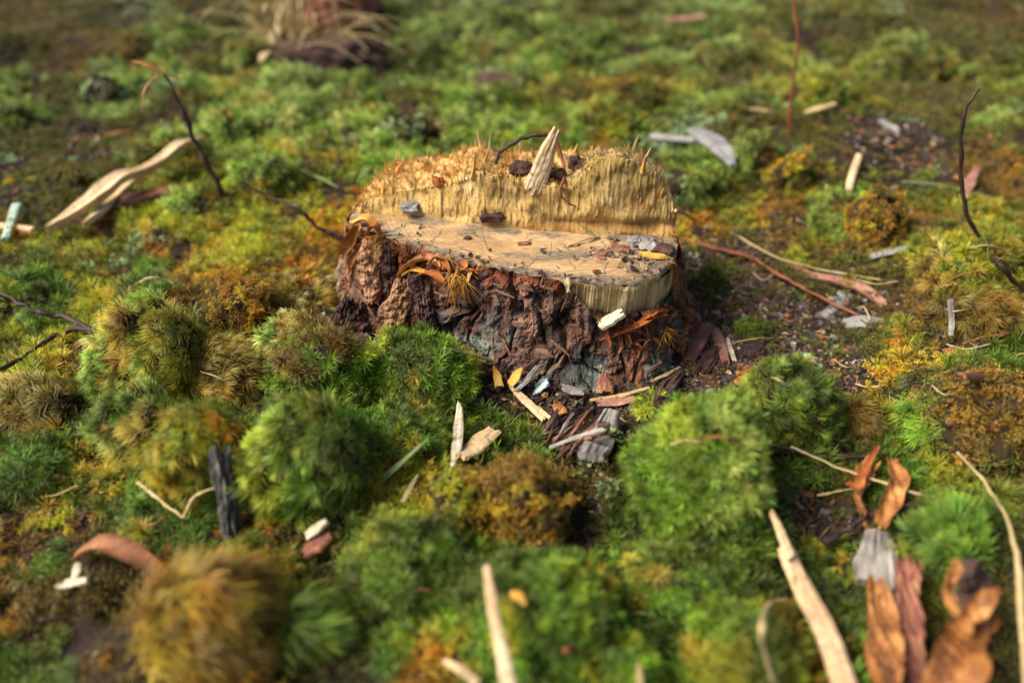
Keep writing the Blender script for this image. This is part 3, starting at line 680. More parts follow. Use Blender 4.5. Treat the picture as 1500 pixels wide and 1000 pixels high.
zn = fbm(A_*34+5, Zb*22, 7, 3, 79); ctr = np.clip(1-np.abs(P[..., 0]-.012)/.05, 0, 1); dk = np.clip((zn+.15+.5*ctr)*1.6, 0, 1)[..., None]; colr = colr*(1-dk*.42)+np.array([.075, .070, .068])*dk*.42
rr_ = np.clip(red*1.0, 0, 1)[..., None]*(.5+.5*np.clip(zn+.6, 0, 1))[..., None]; colr = colr*(1-rr_*.85)+np.array([.50, .13, .04])*rr_*.85
rl_ = (np.clip((P[..., 0]-.055)/.02, 0, 1)*np.clip(.5+fbm(A_*90, Zb*90, 2, 3, 81), 0, 1))[..., None]; colr = colr*(1-rl_*.7)+np.array([.34, .11, .045])*rl_*.7
lic = np.clip(lic*1.0+.9*np.clip(fbm(A_*60, Zb*30, 9, 3, 80)-.15, 0, 1)*ctr, 0, 1)
colr = colr*(1-lic[..., None]*.8)+np.array([.27, .34, .30])*lic[..., None]*.8
pk = (_hash(np.floor(cid*997), np.floor(cid2*991), 0*cid, 5))[..., None]; colr = np.where(pk > .8, colr*.4+np.array([.24, .15, .10])*.6, colr); colr = np.where(pk < .25, colr*.5+np.array([.12, .10, .105])*.5, colr)
colr *= (.42+.42*cid2+.35*cid3)[..., None]*np.clip(.95+.5*fbm(A_*90, Zb*60, 5, 3, 78), .4, 1.5)[..., None]
lefty = np.clip((-.085-P[..., 0])/.02, 0, 1)[..., None]; colr = colr*(1-lefty*.5)+np.array([.42, .22, .10])*lefty*.5
me = grid_mesh('bark', P, wrap=True, flip=True, smooth=False); set_color(me, 'tint', colr.reshape(-1, 3)); barko = spart('bark', me, M['bark']); add_solid(barko.data, SO)
BP = P; BN = nr; BC = colr
# cream exposed wood in the notch
k0, k1 = 6.7, 11.9
tt = np.linspace(k0, k1, 220); ft = np.stack([np.interp(tt, np.arange(13), front[:, k]) for k in range(3)], 1); bb = np.stack([np.interp(tt, np.arange(13), bots[:13, k]) for k in range(3)], 1)
v = np.linspace(0, 1, 50)[None, :, None]; P = ft[:, None, :]*(1-v*.0) + 0*v; P = np.repeat(ft[:, None, :], 50, 1); P[..., 2] = ZF+.0003-.030*v[..., 0]
P[..., 1] -= .0007 - .002*v[..., 0]; P[..., 1] -= np.abs(vnoise(P[..., 0]*900, P[..., 2]*40, 0, 81))*.0012*np.clip(v[..., 0]*6, 0, 1)
P[..., 2] -= .0015*(1-np.clip(v[..., 0]*6, 0, 1))
P[..., 2] -= .0022*np.clip(fbm(P[..., 0]*130, 0*v[..., 0], 0, 3, 83), 0, 1)*(1-np.clip(v[..., 0]*4, 0, 1)); P[..., 1] -= .0022*fbm(P[..., 0]*60, P[..., 2]*40, 0, 3, 84)*np.clip(v[..., 0]*5, 0, 1)
spart('exposed_wood', grid_mesh('exposed_wood', P, flip=True), M['cream'])

# bark flakes: thin irregular scales, each a part
def flake_mesh(seed, L, W, T):
    R = random.Random(seed); n = 9; V, F = [(0, 0, T*.6)], []
    ro = [R.uniform(.4, 1.4) for _ in range(n)]
    for ring, (rs, z) in enumerate([(.72, T*.7), (1.0, T*.2), (.9, -T*.9)]):
        for k in range(n):
            a = 2*math.pi*k/n; V.append((math.cos(a)*L/2*ro[k]*rs, math.sin(a)*W/2*ro[k]*rs, z+T*R.uniform(-.3, .3)))
    for k in range(n): F.append((0, 1+k, 1+(k+1) % n))
    for r_ in range(2):
        for k in range(n):
            a, b = 1+r_*n+k, 1+r_*n+(k+1) % n; F.append((a, a+n, b+n, b))
    me = mesh_from('bark_flake', V, F, False); return me
fl_mats = [M['dark_bark'], M['flake_red'], M['flake_brown'], M['dark_bark']]
fl_meshes = []
for s_ in range(12):
    me = flake_mesh(s_, .0095*random.uniform(.5, 1.5), .0050*random.uniform(.5, 1.3), .00042); me.materials.append(fl_mats[s_ % 4]); fl_meshes.append(me)
cnt = 0; tries = 0
while cnt < 230 and tries < 4000:
    tries += 1; i = int(rng.uniform(.0, .56)*NS); j = int(rng.uniform(.05, .97)*NVB); p = BP[i, j]; n = Vector((BN[i, 0], BN[i, 1], .25)).normalized()
    if n.y > .3: continue
    d = p; me = fl_meshes[int(rng.integers(0, 12))]
    o = link('bark_flake', me, None, root_st); q = (Vector(tuple(p))-SO)+n*.0008; o.location = q - n*.0005
    nn = (n+Vector(tuple(rng.normal(0, .10, 3)))).normalized(); o.rotation_mode = 'QUATERNION'
    o.rotation_quaternion = nn.to_track_quat('Z', 'X') @ Euler((0, 0, rng.normal(1.57, .6))).to_quaternion(); s_ = rng.uniform(.5, 1.25); o.scale = (s_, s_, s_*1.1); cnt += 1

# splinters torn upright along the step and its back rim
def splinter_mesh(seed, L, W, m):
    R = random.Random(seed); V, F = [], []; n = 6; bx, by = R.uniform(-.15, .15), R.uniform(-.15, .15)
    for k in range(n+1):
        t = k/n; w_ = W*(1-t)**.7*(.8+.4*R.random())+.00008; c = Vector((bx*L*t*t, by*L*t*t, L*t-.003))
        for a in range(4): V.append((c.x+w_*math.cos(a*1.571+.4), c.y+.6*w_*math.sin(a*1.571+.4), c.z))
    for k in range(n):
        for a in range(4): F.append((k*4+a, k*4+(a+1) % 4, k*4+4+(a+1) % 4, k*4+4+a))
    me = mesh_from('splinter', V, F, False); me.materials.append(m); return me
sp_m = [splinter_mesh(s_, .011*random.uniform(.6, 1.5), .00095*random.uniform(.6, 1.7), M['amber'] if s_ % 3 else M['cream']) for s_ in range(12)]
for k in range(520):
    r = rng.random()
    if r < .45: i = int(rng.uniform(.03, .97)*NX); j = NW+NT_-1-int(abs(rng.normal(0, 5)))
    elif r < .72: i = int(rng.uniform(.08, .60)*NX); j = NW+int(rng.uniform(5, NT_-3))
    elif r < .9: i = int(rng.uniform(.0, 1)*(NX-1)); j = NW-1+int(rng.uniform(-2, 3))
    else: i = int(rng.uniform(0, .06)*NX) if rng.random() < .6 else int(rng.uniform(.93, .99)*NX); j = int(rng.uniform(.3, 1)*NW)
    j = min(max(j, 3), NW+NT_-1)
    if vnoise(TORN_P[i, j, 0]*90, 3.3, 0, 77) < -.15 and rng.random() < .8: continue
    p = TORN_P[i, j]; o = link('splinter', sp_m[int(rng.integers(0, 12))], None, root_st); o.location = Vector(tuple(p))-SO
    s_ = rng.uniform(.35, 1.0)*(1.35 if rng.random() < .16 else .75); o.rotation_euler = (rng.normal(0, .22), rng.normal(0, .25), rng.uniform(0, 6.28)); o.scale = (s_*1.1, s_*1.1, s_)

n = 9000; I_ = rng.integers(2, NX-2, n); J_ = np.where(rng.random(n) < .16, rng.integers(2, NW, n), rng.integers(NW-2, NW+NT_+3, n)); Pf = TORN_P[I_, J_]-np.array(SO); wallm = J_ < NW
Nf = np.where(wallm[:, None], np.array([0, -.10, 1.0]), np.array([0, -.15, 1.0])) + rng.normal(0, 1, (n, 3))*np.where(wallm, .22, .34)[:, None]
FB = np.array([(.76, .56, .21), (.70, .48, .17), (.80, .64, .32), (.64, .42, .13), (.56, .38, .15), (.84, .74, .48)]); FO = np.array([(.82, .38, .04), (.72, .27, .03), (.84, .52, .12), (.55, .22, .04)])
tf = FB[rng.integers(0, 6, n)]; orm = (~wallm) & (Pf[:, 0] < .028) & (rng.random(n) < .75); tf[orm] = FO[rng.integers(0, 4, orm.sum())]
g_, b_, o_ = stain_of(Pf[:, 0]+SO.x, Pf[:, 2]+SO.z)
tf = tf*(1-.5*np.clip(b_, 0, 1)[:, None]); tf = tf*(1-g_[:, None])+g_[:, None]*np.array([.30, .24, .13]); tf = tf*(1-.5*o_[:, None])+.5*o_[:, None]*np.array([.5, .24, .09])
sf = rng.uniform(.0016, .0046, n)*np.where(rng.random(n) < .06, 1.9, 1)*np.where(wallm, rng.uniform(.25, .75, n), 1.1)
def make_fibre_bit(seed):
    R = random.Random(seed); V, F = [], []
    for k in range(5):
        t = k/4; w_ = .055*(1-t)**.6+.004
        for a in range(3): V.append((w_*math.cos(a*2.094+seed)+.12*t*t*math.cos(seed*1.3), .7*w_*math.sin(a*2.094+seed), t-.25))
    for k in range(4):
        for a in range(3): F.append((k*3+a, k*3+(a+1) % 3, k*3+3+(a+1) % 3, k*3+3+a))
    return proto('wood_fibre', V, F, [1]*len(V), M['litter'])
FIBP = [make_fibre_bit(s_) for s_ in range(4)]
scatter('torn_fibres', 'fibre', FIBP, Pf, orient(Nf, rng.uniform(0, 6.28, n)), sf, rng.integers(0, 4, n), np.clip(tf*rng.uniform(.75, 1.2, n)[:, None], 0, .85), root_st)

BVH = BVHTree.FromPolygons(SOLID_V, SOLID_F)
GB = BVHTree.FromPolygons([v.co for v in gm.vertices if False] or [Vector((0, 0, -9)), Vector((1, 0, -9)), Vector((0, 1, -9))], [(0, 1, 2)])
def hit(px, py, lift=0.0):
    """surface point seen at a pixel: cushions, stump or ground, whichever is first"""
    r = Vector(tuple(ray(px, py))); o = Vector((0, 0, CAM_H)); l, n, i, d = BVH.ray_cast(o, r.normalized())
    g = Vector(tuple(at_g(px, py)))
    p, nn = (l, n) if l is not None and d < (g-o).length else (g, Vector((0, 0, 1)))
    r.normalize(); return p - r*(lift*1.25)
def top_at(x, y):
    l, n, i, d = BVH.ray_cast(Vector((x, y, 1)), Vector((0, 0, -1))); g = float(H(x, y)); return max(g, l.z) if l is not None else g

# ------------------------------------------------------------------ moss carpet over the soil
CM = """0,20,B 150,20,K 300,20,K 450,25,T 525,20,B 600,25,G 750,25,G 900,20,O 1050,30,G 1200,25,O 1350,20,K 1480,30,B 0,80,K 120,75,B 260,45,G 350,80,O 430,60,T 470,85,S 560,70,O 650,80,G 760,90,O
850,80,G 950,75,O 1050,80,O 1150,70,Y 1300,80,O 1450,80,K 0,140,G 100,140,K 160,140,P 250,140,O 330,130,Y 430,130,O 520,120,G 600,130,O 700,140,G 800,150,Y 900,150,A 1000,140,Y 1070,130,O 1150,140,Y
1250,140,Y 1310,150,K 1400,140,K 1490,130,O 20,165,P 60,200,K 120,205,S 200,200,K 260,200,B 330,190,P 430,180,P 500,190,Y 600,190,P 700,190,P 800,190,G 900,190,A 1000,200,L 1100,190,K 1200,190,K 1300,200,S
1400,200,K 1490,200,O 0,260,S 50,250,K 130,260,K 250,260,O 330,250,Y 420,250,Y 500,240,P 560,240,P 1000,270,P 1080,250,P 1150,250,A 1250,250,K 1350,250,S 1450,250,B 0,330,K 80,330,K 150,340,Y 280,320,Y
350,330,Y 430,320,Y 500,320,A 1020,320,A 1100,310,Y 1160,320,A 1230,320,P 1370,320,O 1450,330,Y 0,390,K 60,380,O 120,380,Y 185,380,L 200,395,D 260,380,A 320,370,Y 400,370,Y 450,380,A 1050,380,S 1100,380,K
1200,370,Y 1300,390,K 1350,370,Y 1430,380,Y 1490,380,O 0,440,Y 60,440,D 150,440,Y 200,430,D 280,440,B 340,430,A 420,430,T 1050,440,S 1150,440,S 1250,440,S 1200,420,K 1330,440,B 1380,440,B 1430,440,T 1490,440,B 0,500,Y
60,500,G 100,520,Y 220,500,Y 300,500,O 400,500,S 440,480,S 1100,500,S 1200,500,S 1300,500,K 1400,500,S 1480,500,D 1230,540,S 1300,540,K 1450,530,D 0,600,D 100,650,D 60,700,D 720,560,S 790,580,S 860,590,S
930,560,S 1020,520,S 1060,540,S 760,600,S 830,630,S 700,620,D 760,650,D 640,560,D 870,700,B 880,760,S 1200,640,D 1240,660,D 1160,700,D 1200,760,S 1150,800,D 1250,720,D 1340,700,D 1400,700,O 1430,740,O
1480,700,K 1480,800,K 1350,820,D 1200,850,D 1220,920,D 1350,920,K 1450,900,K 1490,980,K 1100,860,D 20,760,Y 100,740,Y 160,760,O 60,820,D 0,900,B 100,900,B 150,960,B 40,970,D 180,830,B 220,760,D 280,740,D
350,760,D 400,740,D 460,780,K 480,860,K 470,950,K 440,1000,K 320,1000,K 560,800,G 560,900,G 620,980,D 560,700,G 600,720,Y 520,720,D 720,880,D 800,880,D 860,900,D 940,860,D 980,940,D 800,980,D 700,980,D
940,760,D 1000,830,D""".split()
CMP = [c.split(',') for c in CM]; cpx = np.array([[float(a), float(b)] for a, b, _ in CMP]); cpc = np.array([c for _, _, c in CMP])  # dark codes in the corners: real dark moss plus a painted lens vignette
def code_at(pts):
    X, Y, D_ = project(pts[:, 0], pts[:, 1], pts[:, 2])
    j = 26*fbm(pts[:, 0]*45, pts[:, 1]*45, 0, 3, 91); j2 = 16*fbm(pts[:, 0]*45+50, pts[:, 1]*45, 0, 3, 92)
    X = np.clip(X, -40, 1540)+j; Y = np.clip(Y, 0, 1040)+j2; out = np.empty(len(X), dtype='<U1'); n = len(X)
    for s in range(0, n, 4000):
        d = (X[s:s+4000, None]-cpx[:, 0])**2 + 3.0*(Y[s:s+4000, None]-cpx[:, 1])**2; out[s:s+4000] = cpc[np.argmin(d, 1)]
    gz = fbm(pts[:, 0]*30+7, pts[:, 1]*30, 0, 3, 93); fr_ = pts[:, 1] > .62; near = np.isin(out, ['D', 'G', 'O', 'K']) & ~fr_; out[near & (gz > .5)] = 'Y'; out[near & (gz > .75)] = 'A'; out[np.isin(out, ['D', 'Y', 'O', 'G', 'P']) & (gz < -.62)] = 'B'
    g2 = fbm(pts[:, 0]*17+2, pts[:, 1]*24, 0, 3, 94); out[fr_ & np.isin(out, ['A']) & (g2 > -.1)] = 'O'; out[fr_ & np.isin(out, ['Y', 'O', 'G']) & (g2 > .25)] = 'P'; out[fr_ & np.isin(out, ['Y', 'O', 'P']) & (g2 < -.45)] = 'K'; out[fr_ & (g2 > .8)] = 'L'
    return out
def in_stump(x, y):
    c = np.concatenate([B_[:, :2]]); ax, ay = c[:, 0].min()+.006, c[:, 0].max()-.006
    cx, cy = (ax+ay)/2, (c[:, 1].min()+c[:, 1].max())/2; return ((x-cx)/((ay-ax)/2))**2 + ((y-cy)/((c[:, 1].max()-c[:, 1].min())/2-.006))**2 < 1
PUSH = np.zeros(3)
def carpet(name, x0, x1, y0, y1, step, size, label_kind):
    xs_ = np.arange(x0, x1, step); ys_ = np.arange(y0, y1, step); X, Y = np.meshgrid(xs_, ys_); X = X.ravel(); Y = Y.ravel()
    X = X + rng.uniform(-.5, .5, len(X))*step; Y = Y + rng.uniform(-.5, .5, len(Y))*step
    if y0 >= .2:                                     # keep what could be seen from here or a step aside
        k = np.abs(X) < .28 + Y*.92
        X, Y = X[k], Y[k]
    k = ~in_stump(X, Y); X, Y = X[k], Y[k]
    Z = H(X, Y); P = np.stack([X, Y, Z], 1); c = code_at(P)
    patch = fbm(X*28, Y*28, 0, 3, 95)
    dens = np.where(c == 'S', .42, np.where(c == 'K', .92, .98)); k = (rng.random(len(X)) < dens) & ((patch > -.55) | (rng.random(len(X)) < .25)); P, c = P[k], c[k]; n = len(P)
    nx = -(H(P[:, 0]+.004, P[:, 1])-P[:, 2])/.004; ny = -(H(P[:, 0], P[:, 1]+.004)-P[:, 2])/.004
    N = np.stack([nx, ny, np.ones(n)], 1) + rng.normal(0, .42, (n, 3))*np.array([1, 1, .3])
    # wander the lean so that shoots comb one way in patches
    N[:, 0] += .5*fbm(P[:, 0]*22, P[:, 1]*22, 0, 2, 97); N[:, 1] += .5*fbm(P[:, 0]*22, P[:, 1]*22, 5, 2, 98)
    sc = size*rng.uniform(.6, 1.35, n)*(1+.35*fbm(P[:, 0]*30, P[:, 1]*30, 0, 2, 99)); sc = np.where(c == 'S', sc*.75, sc)
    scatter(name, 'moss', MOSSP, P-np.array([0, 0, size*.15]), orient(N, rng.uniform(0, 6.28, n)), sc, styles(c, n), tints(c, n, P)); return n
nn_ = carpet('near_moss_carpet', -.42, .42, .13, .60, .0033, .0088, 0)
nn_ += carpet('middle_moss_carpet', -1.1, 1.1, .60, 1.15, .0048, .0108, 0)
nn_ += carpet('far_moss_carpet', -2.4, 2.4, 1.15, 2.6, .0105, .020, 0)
print('carpet shoots', nn_)

# ------------------------------------------------------------------ litter
LC = {'wood': [(.62, .45, .24), (.50, .34, .16), (.70, .58, .38)], 'rust': [(.34, .13, .05), (.22, .08, .04), (.48, .20, .06)], 'dark': [(.05, .03, .025), (.09, .055, .04), (.13, .09, .075)], 'grey': [(.28, .27, .25), (.40, .38, .34), (.18, .17, .17)]}
LCA = np.array(LC['dark']*10 + LC['rust']*2 + LC['wood'] + LC['grey'])
def litter(name, n, sampler, smin, smax, lift=.001, onto=False, parent=None, cols=LCA, weights=None):
    P = sampler(n); n = len(P)
    N = np.array([0, 0, 1.0])+rng.normal(0, .35, (n, 3)); idx = rng.choice(len(LITP), n, p=weights or [.2, .13, .22, .15, .13, .05, .04, .08])
    s = rng.uniform(0, 1, n)**2.2*(smax-smin)+smin; s = np.where((idx == 3) | (idx == 4), s*2.2, s); s = np.where((idx == 5) | (idx == 6), s*.5, s)
    P = P + np.array([0, 0, lift]); c = cols[rng.integers(0, len(cols), n)]*rng.uniform(.7, 1.25, n)[:, None]
    return scatter(name, 'litter', LITP, P, orient(N, rng.uniform(0, 6.28, n)), s, idx, np.clip(c, 0, .85), parent)
def soil_sampler(n):
    X = rng.uniform(-.45, .45, n*3); Y = rng.uniform(.15, 1.0, n*3); k = ~in_stump(X, Y); X, Y = X[k], Y[k]; P = np.stack([X, Y, H(X, Y)], 1)
    c = code_at(P); pr = np.where(c == 'S', 1.0, np.where(c == 'B', .2, .03)); return P[rng.random(len(P)) < pr]
litter('forest_litter', 34000, soil_sampler, .0010, .0075)
def ring_sampler(n):
    th = rng.uniform(0, 1, n); i = (th*NS*.56).astype(int); q = B_[i]; o = np.abs(rng.normal(0, .012, n)); P = q.copy(); P[:, :2] += BN[i]*o[:, None]; P[:, 2] = [top_at(*p[:2]) for p in P] if False else H(P[:, 0], P[:, 1]); return P
litter('stump_foot_litter', 1100, ring_sampler, .002, .009, .002)
def right_sampler(n):
    X = rng.normal(.155, .05, n*2); Y = rng.normal(.455, .06, n*2); k = ~in_stump(X, Y); X, Y = X[k], Y[k]; return np.stack([X, Y, H(X, Y)], 1)
litter('bark_crumb_litter', 6500, right_sampler, .0010, .0065, .001)
def face_sampler(n):
    out = []
    for k in range(n):
        if rng.random() < .55: px, py = rng.normal(925, 40), rng.normal(370, 13)
        elif rng.random() < .5: px, py = rng.uniform(560, 990), 0; py = np.interp(px, [a for a, _ in front_px], [b for _, b in front_px])-rng.uniform(2, 9)
        else: px, py = rng.uniform(560, 980), rng.uniform(322, 395)
        if px < 560 or px > 990: continue
        fy = np.interp(px, [a for a, _ in front_px], [b for _, b in front_px]); ry_ = np.interp(px, [a for a, _ in rear_px], [b for _, b in rear_px])
        if not (ry_ < py < fy-1): continue
        out.append(at_z(px, py, ZF+.0012))
    return np.array(out)
litter('stump_top_litter', 520, face_sampler, .0006, .0052, .0001, cols=np.array(LC['dark']*3+LC['rust']+LC['wood']+LC['grey']))

# ------------------------------------------------------------------ things made of tubes, strips and slabs
def V3(a): return Vector(tuple(float(q) for q in a))
def spline(pts, n):
    P = np.array([tuple(p) for p in pts], float); m = len(P)
    if m == 2: t = np.linspace(0, 1, n)[:, None]; return P[0]*(1-t)+P[1]*t
    Q = np.concatenate([[2*P[0]-P[1]], P, [2*P[-1]-P[-2]]]); out = []
    for s in np.linspace(0, m-1-1e-6, n):
        k = int(s); t = s-k; p0, p1, p2, p3 = Q[k:k+4]
        out.append(.5*((2*p1)+(-p0+p2)*t+(2*p0-5*p1+4*p2-p3)*t*t+(-p0+3*p1-3*p2+p3)*t**3))
    return np.array(out)
def frames(C):
    T = np.gradient(C, axis=0); T /= np.linalg.norm(T, axis=1, keepdims=True)+1e-12; up = np.array([0, 0, 1.0])
    if abs(T[:, 2]).mean() > .8: up = np.array([0, -1.0, 0])
    S = np.cross(T, up); S /= np.linalg.norm(S, axis=1, keepdims=True)+1e-9; return T, S, np.cross(S, T)
def tube(name, pts, r0, r1, m, parent=None, n=None, knob=.25, seed=0, sides=8):
    n = n or max(10, len(pts)*9); C = spline(pts, n); T, S, U = frames(C); o0 = C[0].copy(); C = C-o0; L = np.linspace(0, 1, n)
    R_ = (r0+(r1-r0)*L)*(1+knob*fbm(L*min(n*.35, 7)+seed, 0*L+seed, 0, 2, 7)); a = np.linspace(0, 2*np.pi, sides, endpoint=False)
    jt_ = np.linspace(0, n*.3, n); C = C + max(r0, r1)*.4*np.stack([fbm(jt_+seed*3, k+0*jt_, 0, 2, 207) for k in range(3)], -1)*(np.sin(np.pi*L)**.3)[:, None]; R_ = R_*(1+.45*np.clip(fbm(jt_*.8, seed+0*jt_, 0, 1, 208)-.45, 0, 1)*2)
    P = C[:, None, :]+R_[:, None, None]*(np.cos(a)[None, :, None]*S[:, None, :]+np.sin(a)[None, :, None]*U[:, None, :])
    P *= 1
    fq = min(900, 1.4/max(r0, r1)); P = P + R_[:, None, None]*.25*np.stack([vnoise(P[..., 0]*fq, P[..., 1]*fq, P[..., 2]*fq, k) for k in range(3)], -1)
    vv = P.reshape(-1, 3).tolist(); f = []
    for i in range(n-1):
        for k in range(sides): f.append((i*sides+k, i*sides+(k+1) % sides, (i+1)*sides+(k+1) % sides, (i+1)*sides+k))
    f.append(tuple(range(sides))[::-1]); f.append(tuple((n-1)*sides+k for k in range(sides)))
    o = link(name, mesh_from(name, vv, f), m, parent); o.location = V3(o0); return o
def splint(name, pts, widths, thick, m, parent=None, n=26, rough=.12, ragged=.25, seed=0, roll=0.0, arch=.0, cols=12, curl=0.0, flaky=0.0):
    """a split piece of wood or bark: width profile, real thickness, fibre ridges, ragged ends; curl bends it across"""
    C = spline(pts, n); T, S, U = frames(C); o0 = C[n//2].copy(); C = C-o0
    cr, sr = math.cos(roll), math.sin(roll); S, U = S*cr+U*sr, U*cr-S*sr
    W = np.interp(np.linspace(0, 1, n), np.linspace(0, 1, len(widths)), widths); u = np.linspace(-1, 1, cols)
    P = np.zeros((n, cols*2, 3))
    for k in range(cols):
        wob = 1+rough*vnoise(np.linspace(0, 4, n)+seed*7, np.full(n, k*.01+(5 if u[k] > 0 else 0)), 0, 3)
        ang = u[k]*curl
        if curl: off_s = np.sin(ang)/curl*W*.5*wob; off_u = (1-np.cos(ang))/curl*W*.5
        else: off_s = u[k]*W*.5*wob; off_u = -arch*W*u[k]**2
        rid = min(thick, .003)*(.28 if m.name.startswith(('grey', 'dark')) else .09)*vnoise(np.full(n, k*1.7+seed), np.linspace(0, 2.5, n), 0, 9)
        eg = (1-.55*abs(u[k])**4)
        for side, b in ((1, k), (-1, 2*cols-1-k)):
            P[:, b] = C + S*off_s[:, None] + U*(off_u+side*(thick*.5*eg)+rid)[:, None]
    # ragged ends
    for k in range(cols):
        e0 = ragged*W.max()*_hash(np.array([k//2]), np.array([seed]), np.array([0]), 1)[0]; e1 = ragged*W.max()*_hash(np.array([k//2]), np.array([seed]), np.array([1]), 1)[0]
        for b in (k, 2*cols-1-k):
            P[0, b] -= T[0]*e0; P[-1, b] += T[-1]*e1
    P += min(thick, .0012)*.15*np.stack([vnoise(P[..., 0]*500, P[..., 1]*500, P[..., 2]*500, k+seed) for k in range(3)], -1)
    if flaky:
        q_ = P+o0; f_, _, c_ = worley(q_[..., 0]*300+q_[..., 1]*120, q_[..., 2]*380, 3+seed)
        P += (U[:, None, :])*((c_-.5)*flaky + flaky*.8*fbm(q_[..., 0]*350, q_[..., 2]*350, 0, 3, seed))[..., None]
    c2 = cols*2; f = []
    for i in range(n-1):
        for k in range(c2): f.append((i*c2+k, (i+1)*c2+k, (i+1)*c2+(k+1) % c2, i*c2+(k+1) % c2))
    for k in range(cols-1):
        f.append((k, k+1, c2-2-k, c2-1-k)); b = (n-1)*c2; f.append((b+k+1, b+k, b+c2-1-k, b+c2-2-k))
    me = mesh_from(name, P.reshape(-1, 3).tolist(), f, False)
    o = link(name, me, m, parent); o.location = V3(o0); return o
def chunk(name, c, dims, m, parent=None, seed=0, rot=(0, 0, 0), rough=.35, sub=4, freq=1.6, pit=0.0):
    import bmesh
    bm = bmesh.new(); bmesh.ops.create_cube(bm, size=1.0); bmesh.ops.subdivide_edges(bm, edges=bm.edges[:], cuts=2**(sub-1)-1, use_grid_fill=True)
    co = np.array([v.co[:] for v in bm.verts]); r = np.linalg.norm(co, axis=1, keepdims=True); sph = co/r*.58; co = co*.25+sph*.75
    n = fbm(co[:, 0]*freq*2+seed*3.1, co[:, 1]*freq*2, co[:, 2]*freq*2, 4, seed); co = co*(1+rough*n[:, None])
    st = fbm(co[:, 0]*3+seed, co[:, 1]*14, co[:, 2]*14, 2, seed+5); co[:, 2] += .10*st; co *= np.array(dims)
    for v, q in zip(bm.verts, co): v.co = q
    me = bpy.data.meshes.new(name); bm.to_mesh(me); bm.free()
    o = link(name, me, m, parent); o.location = c; o.rotation_euler = rot; return o
def path(pl, lift=.004):
    return [hit(a, b, lift) for a, b in pl]
def rising(pl, ybase=None, bend=0.0):
    """a stem that stands up: first pixel is its foot, the others lie in the upright plane through the foot (bent towards +y by bend)"""
    f = hit(*pl[0]); out = [f - Vector((0, 0, .004))]
    for k, (a, b) in enumerate(pl[1:]): out.append(V3(at_y(a, b, f.y + bend*(k+1)/len(pl))))
    return out
def W_(px, p): return px*project(p[0], p[1], p[2])[2]/FPX    # pixel width to metres at a point

# twigs
t = empty('leaning_twig', hit(338, 298)); tag(t, 'dark bent twig leaning over the moss at left with dead orange leaves at its tip', 'twig')
p = rising([(338, 298), (312, 258), (285, 205), (258, 140), (240, 108)], bend=.015); tube('stem', p, .0021, .0011, M['twig'], None, seed=1).parent = t
for o in [c for c in COL.objects if c.parent == t]: o.location -= t.location
def reparent(root, objs):
    for o in objs: o.parent = root; o.location = Vector(o.location) - root.location
e = p[-1]; q1 = V3(at_y(195, 90, e.y+.004)); q2 = V3(at_y(208, 160, e.y-.006))
reparent(t, [splint('dead_leaf', [e, (e+q1)/2+Vector((0, 0, .002)), q1], [.002, .006, .002], .0006, M['orange'], seed=3, n=10), splint('dead_leaf', [e+Vector((-.004, 0, 0)), V3(at_y(212, 130, e.y-.004)), q2], [.002, .007, .006], .0006, M['orange'], seed=4, n=12),
             splint('dead_leaf', [e, V3(at_y(262, 115, e.y+.003))], [.004, .002], .0006, M['rust'], seed=5, n=8)])
def twig(label, pts, r0, r1, m='twig', name='twig', cat='twig', **k):
    return tag(tube(name, pts, r0, r1, M[m], **k), label, cat)
a = hit(503, 352, .009)
pe = V3(at_y(350, 265, a.y+.012))
twig('dark twig reaching from the moss to the left corner of the stump', [a, V3(at_y(470, 337, a.y)), V3(at_y(438, 308, a.y+.002)), V3(at_y(398, 290, a.y+.008)), pe], .0017, .0009, seed=2)
fk = empty('forked_twig', hit(138, 484, .008)); tag(fk, 'black forked twig entering from the left edge and ending in the yellow green cushion', 'twig')
f0 = hit(142, 486, .026)
reparent(fk, [tube('branch', [f0, hit(105, 472, .034), hit(60, 462, .034), hit(30, 448, .034), hit(-15, 424, .034)], .0018, .0009, M['twig'], seed=5),
              tube('branch', [f0, hit(110, 486, .034), hit(70, 500, .034), hit(30, 525, .034), hit(-15, 548, .034)], .0017, .0010, M['twig'], seed=6)])
rs = hit(1500, 428, .002)
twig('tall dark red twig curving up at the right edge', [hit(1535, 452, .03), hit(1492, 417, .03), hit(1465, 388, .03), V3(at_y(1448, 368, rs.y+.01)), V3(at_y(1415, 310, rs.y+.02)), V3(at_y(1407, 240, rs.y+.024)), V3(at_y(1414, 165, rs.y+.026)), V3(at_y(1434, 130, rs.y+.028))], .0014, .0009, 'twig', seed=8)
twig('rust red root running right from the stump across the litter', [hit(1000, 352, .003), hit(1045, 366, .006), hit(1095, 380, .007), hit(1150, 410, .008), hit(1205, 440, .007), hit(1275, 475, .003)], .0014, .0009, 'red_twig', name='root', cat='root', seed=9)
hs = hit(1157, 200)
twig('thin reddish stem standing far behind the stump on the right', [hs-Vector((0, 0, .01)), V3(at_y(1162, 120, hs.y)), V3(at_y(1168, 60, hs.y)), V3(at_y(1162, -20, hs.y+.01))], .0014, .0011, 'red_twig', name='stem', cat='stem', seed=10)
twig('black twig lying right of the small green cushion', path([(1122, 655), (1180, 668), (1250, 672), (1320, 668)], .007), .0009, .0006, seed=11)
twig('dark grey branch crossing below the orange bark curls', path([(1205, 800), (1235, 782), (1275, 762), (1340, 742), (1365, 742)], .008), .0016, .0010, seed=12)
twig('reddish twig poking in from the right edge', path([(1530, 480), (1480, 490), (1440, 498), (1410, 505)], .008), .0009, .0006, 'red_twig', seed=13)
twig('rust coloured twig lying at the bottom edge centre', path([(828, 952), (870, 948), (915, 945)], .010), .0011, .0008, 'red_twig', seed=14)
